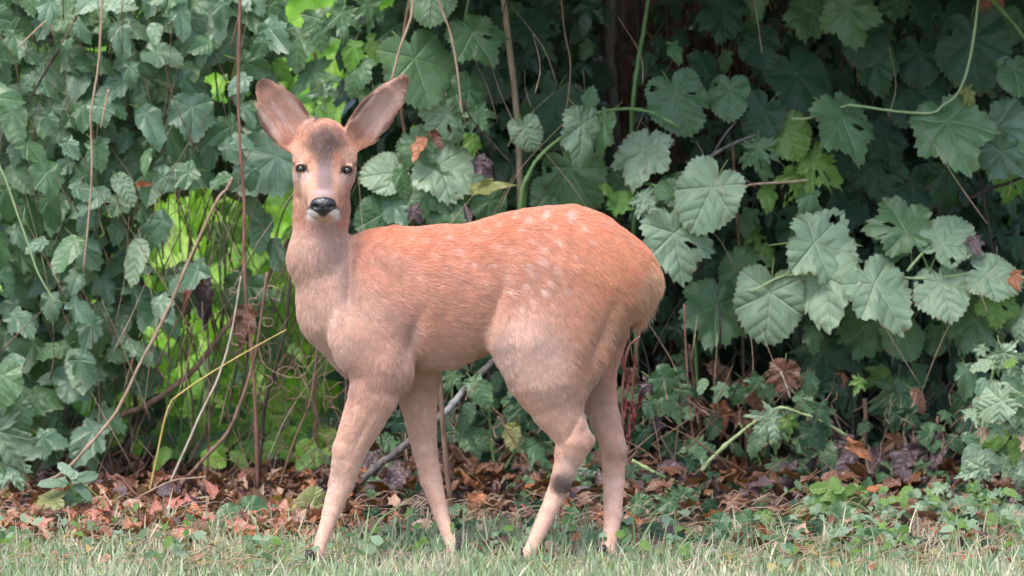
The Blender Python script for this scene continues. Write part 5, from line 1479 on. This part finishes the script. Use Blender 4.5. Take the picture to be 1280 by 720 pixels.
# small broad-leaved herbs in the turf, too many to count
cells = []
for _ in range(1100):
    px = random.choice((rnd(640, 1300), rnd(980, 1300), rnd(-20, 640)))
    py = rnd(672, 718) if px < 980 else rnd(636, 715)
    if mnoise.noise((px / 45, py / 30, 8)) < .02: continue
    q = G(px, py); s = rnd(.010, .026)
    cells.append((q.x, q.y, rnd(.008, .05), s, (rnd(-.6, .6), rnd(-1, .1), rnd(.3, 1)), (rnd(-1, 1), rnd(-1, 1), rnd(-.5, .8)), random.choices((0, 1, 2), (.5, .3, .2))[0]))
leaf_mass('ground_herbs', 'small pale broad-leaved herbs growing among the turf in front of the hedge', 'herbs', ['pale', 'mid', 'yellow'], cells, ('oval', 'jagged'))
FL = [
    ('olive', 391, 627, 44, 80, .40, .2, 'round yellow-olive fallen leaf standing upright just left of the fawn\'s first foreleg', 'round'),
    ('red', 355, 640, 40, 100, .42, .5, 'bright orange-red crumpled leaf lying left of the round olive leaf', 'dead'),
    ('red', 218, 632, 36, 30, .50, .6, 'large salmon-red leaf at the foot of the stout leaning cane', 'dead'),
    ('orange', 110, 655, 32, -30, .42, .8, 'orange-red leaf lying in the litter below the narrow-leaved young plant', 'dead'),
    ('tan', 216, 665, 34, 180, .34, .9, 'pinkish tan leaf lying just in front of the salmon-red leaf', 'dead'),
    ('red', 45, 634, 26, -60, .5, .5, 'small dark red leaf in the litter near the left edge', 'dead'),
    ('purple', 497, 598, 42, 40, .62, .3, 'dark purple-grey leaf hanging on the lichened branch between the forelegs', 'dead'),
    ('tan', 527, 668, 46, 60, .30, .3, 'broad pale tan leaf standing between the forelegs in the grass', 'round'),
    ('brown', 488, 660, 36, 100, .36, .3, 'brown curled leaf just left of the broad pale tan leaf', 'dead'),
    ('orange', 596, 640, 50, -90, .50, .3, 'orange-brown leaf drooping under the belly left of the jagged bramble leaf', 'dead'),
    ('orange', 880, 662, 50, 80, .44, .1, 'tall orange-brown leaf standing on edge under the jointed bramble stem', 'dead'),
    ('tan', 954, 671, 32, 160, .38, .8, 'smooth pale salmon leaf lying right of the tall orange-brown leaf', 'oval'),
    ('tan', 930, 676, 38, 110, .42, .5, 'dull pink-brown leaf leaning against the smooth salmon leaf', 'dead'),
    ('orange', 1040, 682, 28, 10, .36, .9, 'small orange leaf lying below the pinnate seedling', 'dead'),
    ('red', 962, 706, 24, 0, .2, .8, 'small red-brown leaf in the grass below the smooth salmon leaf', 'dead'),
    ('ochre', 1155, 652, 40, 60, .45, .4, 'yellow-ochre leaf hanging over the grass below the purple-brown leaves', 'hedge'),
    ('ochre', 60, 703, 34, 30, .06, 1.6, 'pale yellow leaf lying in the grass at lower left', 'dead'),
    ('ochre', 215, 700, 30, 150, .08, 1.6, 'pale yellow leaf lying in the grass below the pinkish tan leaf', 'dead'),
    ('tan', 820, 702, 26, 30, .15, .9, 'small pinkish leaf in the grass right of the fawn\'s last hind foot', 'dead'),
    ('tan', 1135, 700, 26, 150, .15, .9, 'small pinkish tan leaf in the grass at lower right', 'dead'),
    ('purple', 25, 640, 30, -90, .5, .4, 'small purple leaf in litter at the extreme left', 'dead'),
    ('red', 260, 645, 30, -20, .44, .5, 'coral-red leaf lying left of the low round-leaved seedling', 'dead'),
    ('orange', 340, 662, 30, 20, .36, .9, 'orange-brown leaf lying below the bright orange-red leaf', 'dead'),
]
for mat, px, py, size, ang, y, nz, label, kind in FL:
    o = leaf_obj(None, kind, mat, px, py, size, ang, y, rnd(-.3, .3), nz, name='fallen_leaf')
    tag(o, label, 'leaf', 'fallen leaves at the hedge foot')

# ================================================================== grass
NB = 52000
x = RNG.uniform(-1.15, 1.15, NB); y = RNG.uniform(-.6, .50, NB) 
lim = .38 - .16 * (x > .2)
keep = (y < lim - .15) | (RNG.random(NB) < np.clip((lim + .1 - y) / .25, 0, 1) * .6)
boost = np.ones(NB)
for k_, (fx, fy) in enumerate(((-.318, -.118), (-.088, -.045), (.008, -.120), (.139, -.067))):
    i0 = 1500 * k_; x[i0:i0 + 480] = fx + RNG.normal(0, .022, 480); y[i0:i0 + 480] = fy - np.abs(RNG.normal(0, .018, 480)); boost[i0:i0 + 480] = 1.01
tuft = vnoise(np.stack([x, y, x * 0], 1), 7, 51)
keep &= RNG.random(NB) < .2 + 1.15 * tuft ** 1.3
strawz = vnoise(np.stack([x, y, x * 0 + 4], 1), 11, 57)
keep |= boost > 1
x, y = x[keep], y[keep]; boost = boost[keep]; tuft = tuft[keep]; strawz = strawz[keep]; n = len(x)
h = RNG.uniform(.011, .036, n) * (.55 + .9 * tuft)
h *= np.where(y < -.03, .82, 1.0)
tall = RNG.random(n) < .06; h[tall] *= 2.2
dirr = RNG.uniform(0, 2 * np.pi, n); lean = RNG.uniform(.05, .75, n) * h; wdt = RNG.uniform(.0009, .0021, n)
wdir = RNG.uniform(-.9, .9, n)
Vg = np.zeros((n, 7, 3)); 
for k, (t, wf) in enumerate(((0, 1), (.4, .9), (.75, .6))):
    cx = x + np.cos(dirr) * lean * t * t; cy = y + np.sin(dirr) * lean * t * t; cz = h * (t - .18 * t * t * (lean / h)) - .004
    for s in (0, 1):
        sg = (s * 2 - 1) * wdt * wf
        Vg[:, 2 * k + s] = np.stack([cx + sg * np.cos(wdir), cy + sg * np.sin(wdir), cz], 1)
Vg[:, 6] = np.stack([x + np.cos(dirr) * lean, y + np.sin(dirr) * lean, h * (1 - .18 * lean / h)], 1)
base = np.arange(n)[:, None] * 7
Fq = np.concatenate([base + np.array([[0, 1, 3, 2]]), base + np.array([[2, 3, 5, 4]])])
Ft = base + np.array([[4, 5, 6]])
pal = np.array([(.36, .46, .24), (.47, .55, .33), (.30, .43, .26), (.62, .56, .37), (.24, .37, .12), (.72, .66, .50)])
pi_ = RNG.choice(6, n, p=[.30, .25, .17, .11, .12, .05])
dry = (strawz > .60) & (RNG.random(n) < .6); pi_[dry] = RNG.choice([3, 5], dry.sum())
colr = pal[pi_] * RNG.uniform(.75, 1.2, (n, 1))
colv = np.concatenate([np.repeat(colr[:, None], 7, 1), np.ones((n, 7, 1))], 2)
m_g, nt, bs, out = new_mat('grass_blade')
at = N(nt, 'ShaderNodeAttribute', attribute_name='tint'); nt.links.new(at.outputs['Color'], bs.inputs['Base Color']); bs.inputs['Roughness'].default_value = .5
tr = N(nt, 'ShaderNodeBsdfTranslucent'); nt.links.new(at.outputs['Color'], tr.inputs[0])
mx = N(nt, 'ShaderNodeMixShader'); mx.inputs[0].default_value = .3
nt.links.new(bs.outputs[0], mx.inputs[1]); nt.links.new(tr.outputs[0], mx.inputs[2]); nt.links.new(mx.outputs[0], out.inputs[0])
o = mobj('grass', mesh_from('grass', Vg.reshape(-1, 3), Fq.tolist() + Ft.tolist(), m_g, colors={'tint': colv.reshape(-1, 4)}))
tag(o, 'pale green mown grass mixed with dry blades in front of the hedge', 'grass', kind='stuff')
# tall single blades and a small white flower
random.seed(81)
def blade(pts, y, w, mat, label):
    v = []; f = []
    path = smooth_path([P(a, b, y) for a, b in pts], 6)
    for i, q in enumerate(path):
        t = i / (len(path) - 1); ww = S(w, y) * (1 - t ** 2.2) + .0001
        v += [(q[0] - ww, q[1], q[2]), (q[0], q[1] + ww * .5, q[2]), (q[0] + ww, q[1], q[2])]
    for i in range(len(path) - 1):
        f += [(i * 3, i * 3 + 1, i * 3 + 4, i * 3 + 3), (i * 3 + 1, i * 3 + 2, i * 3 + 5, i * 3 + 4)]
    low = Vector(path[0]); v = [tuple(Vector(p) - low) for p in v]
    o = mobj('grass_blade', mesh_from('grass_blade', v, f, M[mat])); o.location = low
    tag(o, label, 'grass blade', 'tall single grass blades')
blade([(452, 715), (455, 680), (462, 630)], -.05, 2.6, 'cane_palegreen', 'tall straight grass blade right of the fawn\'s first forefoot')
blade([(446, 712), (470, 655), (500, 632), (518, 622)], -.03, 1.8, 'cane_palegreen', 'long grass blade arching right between the forelegs')
blade([(540, 712), (545, 680), (568, 662)], -.06, 1.6, 'cane_palegreen', 'pale grass blade bent across the second forefoot')
blade([(690, 712), (703, 680), (693, 650)], -.03, 1.5, 'cane_palegreen', 'thin grass blade curving beside the fawn\'s dark-marked hind leg')
blade([(792, 712), (793, 670), (788, 625)], -.03, 1.6, 'cane_green', 'tall grass blade right beside the last hind leg')
blade([(798, 712), (805, 670), (828, 632)], -.02, 1.8, 'cane_palegreen', 'tall grass blade leaning right beyond the last hind leg')
blade([(835, 712), (845, 670), (842, 628)], .0, 1.6, 'cane_green', 'thin tall grass blade standing before the jagged bramble leaf')
blade([(960, 700), (980, 672), (1004, 650)], .0, 1.3, 'cane_green', 'grass blade slanting up towards the pinnate seedling')
fl = thing('white_flower', 'tiny white flower head in the grass below the tall orange-brown leaf', 'flower', tuple(G(892, 700, 0)))
c = P(892, 690, fl.location.y)
T = Tubes(); T.add([Vector(fl.location), Vector(fl.location).lerp(c, .5) + Vector((.002, 0, 0)), c], .0009, .0007, sides=4); T.build('stem', M['cane_green'], fl)
m_w, nt, bs, out = new_mat('white_petal'); bs.inputs['Base Color'].default_value = (.8, .78, .8, 1); bs.inputs['Roughness'].default_value = .6
v, f = [], []
for k in range(7):
    a = k * 2 * math.pi / 7; b0 = len(v)
    for (r, s) in ((.001, .0006), (.004, .0022), (.0065, .001)):
        for sg in (-1, 1):
            v.append((r * math.cos(a) - sg * s * math.sin(a), -.001 - r * .25 * math.sin(a), r * math.sin(a) + sg * s * math.cos(a)))
    f += [(b0, b0 + 1, b0 + 3, b0 + 2), (b0 + 2, b0 + 3, b0 + 5, b0 + 4)]
mobj('petals', mesh_from('petals', v, f, m_w), fl, c - Vector(fl.location))
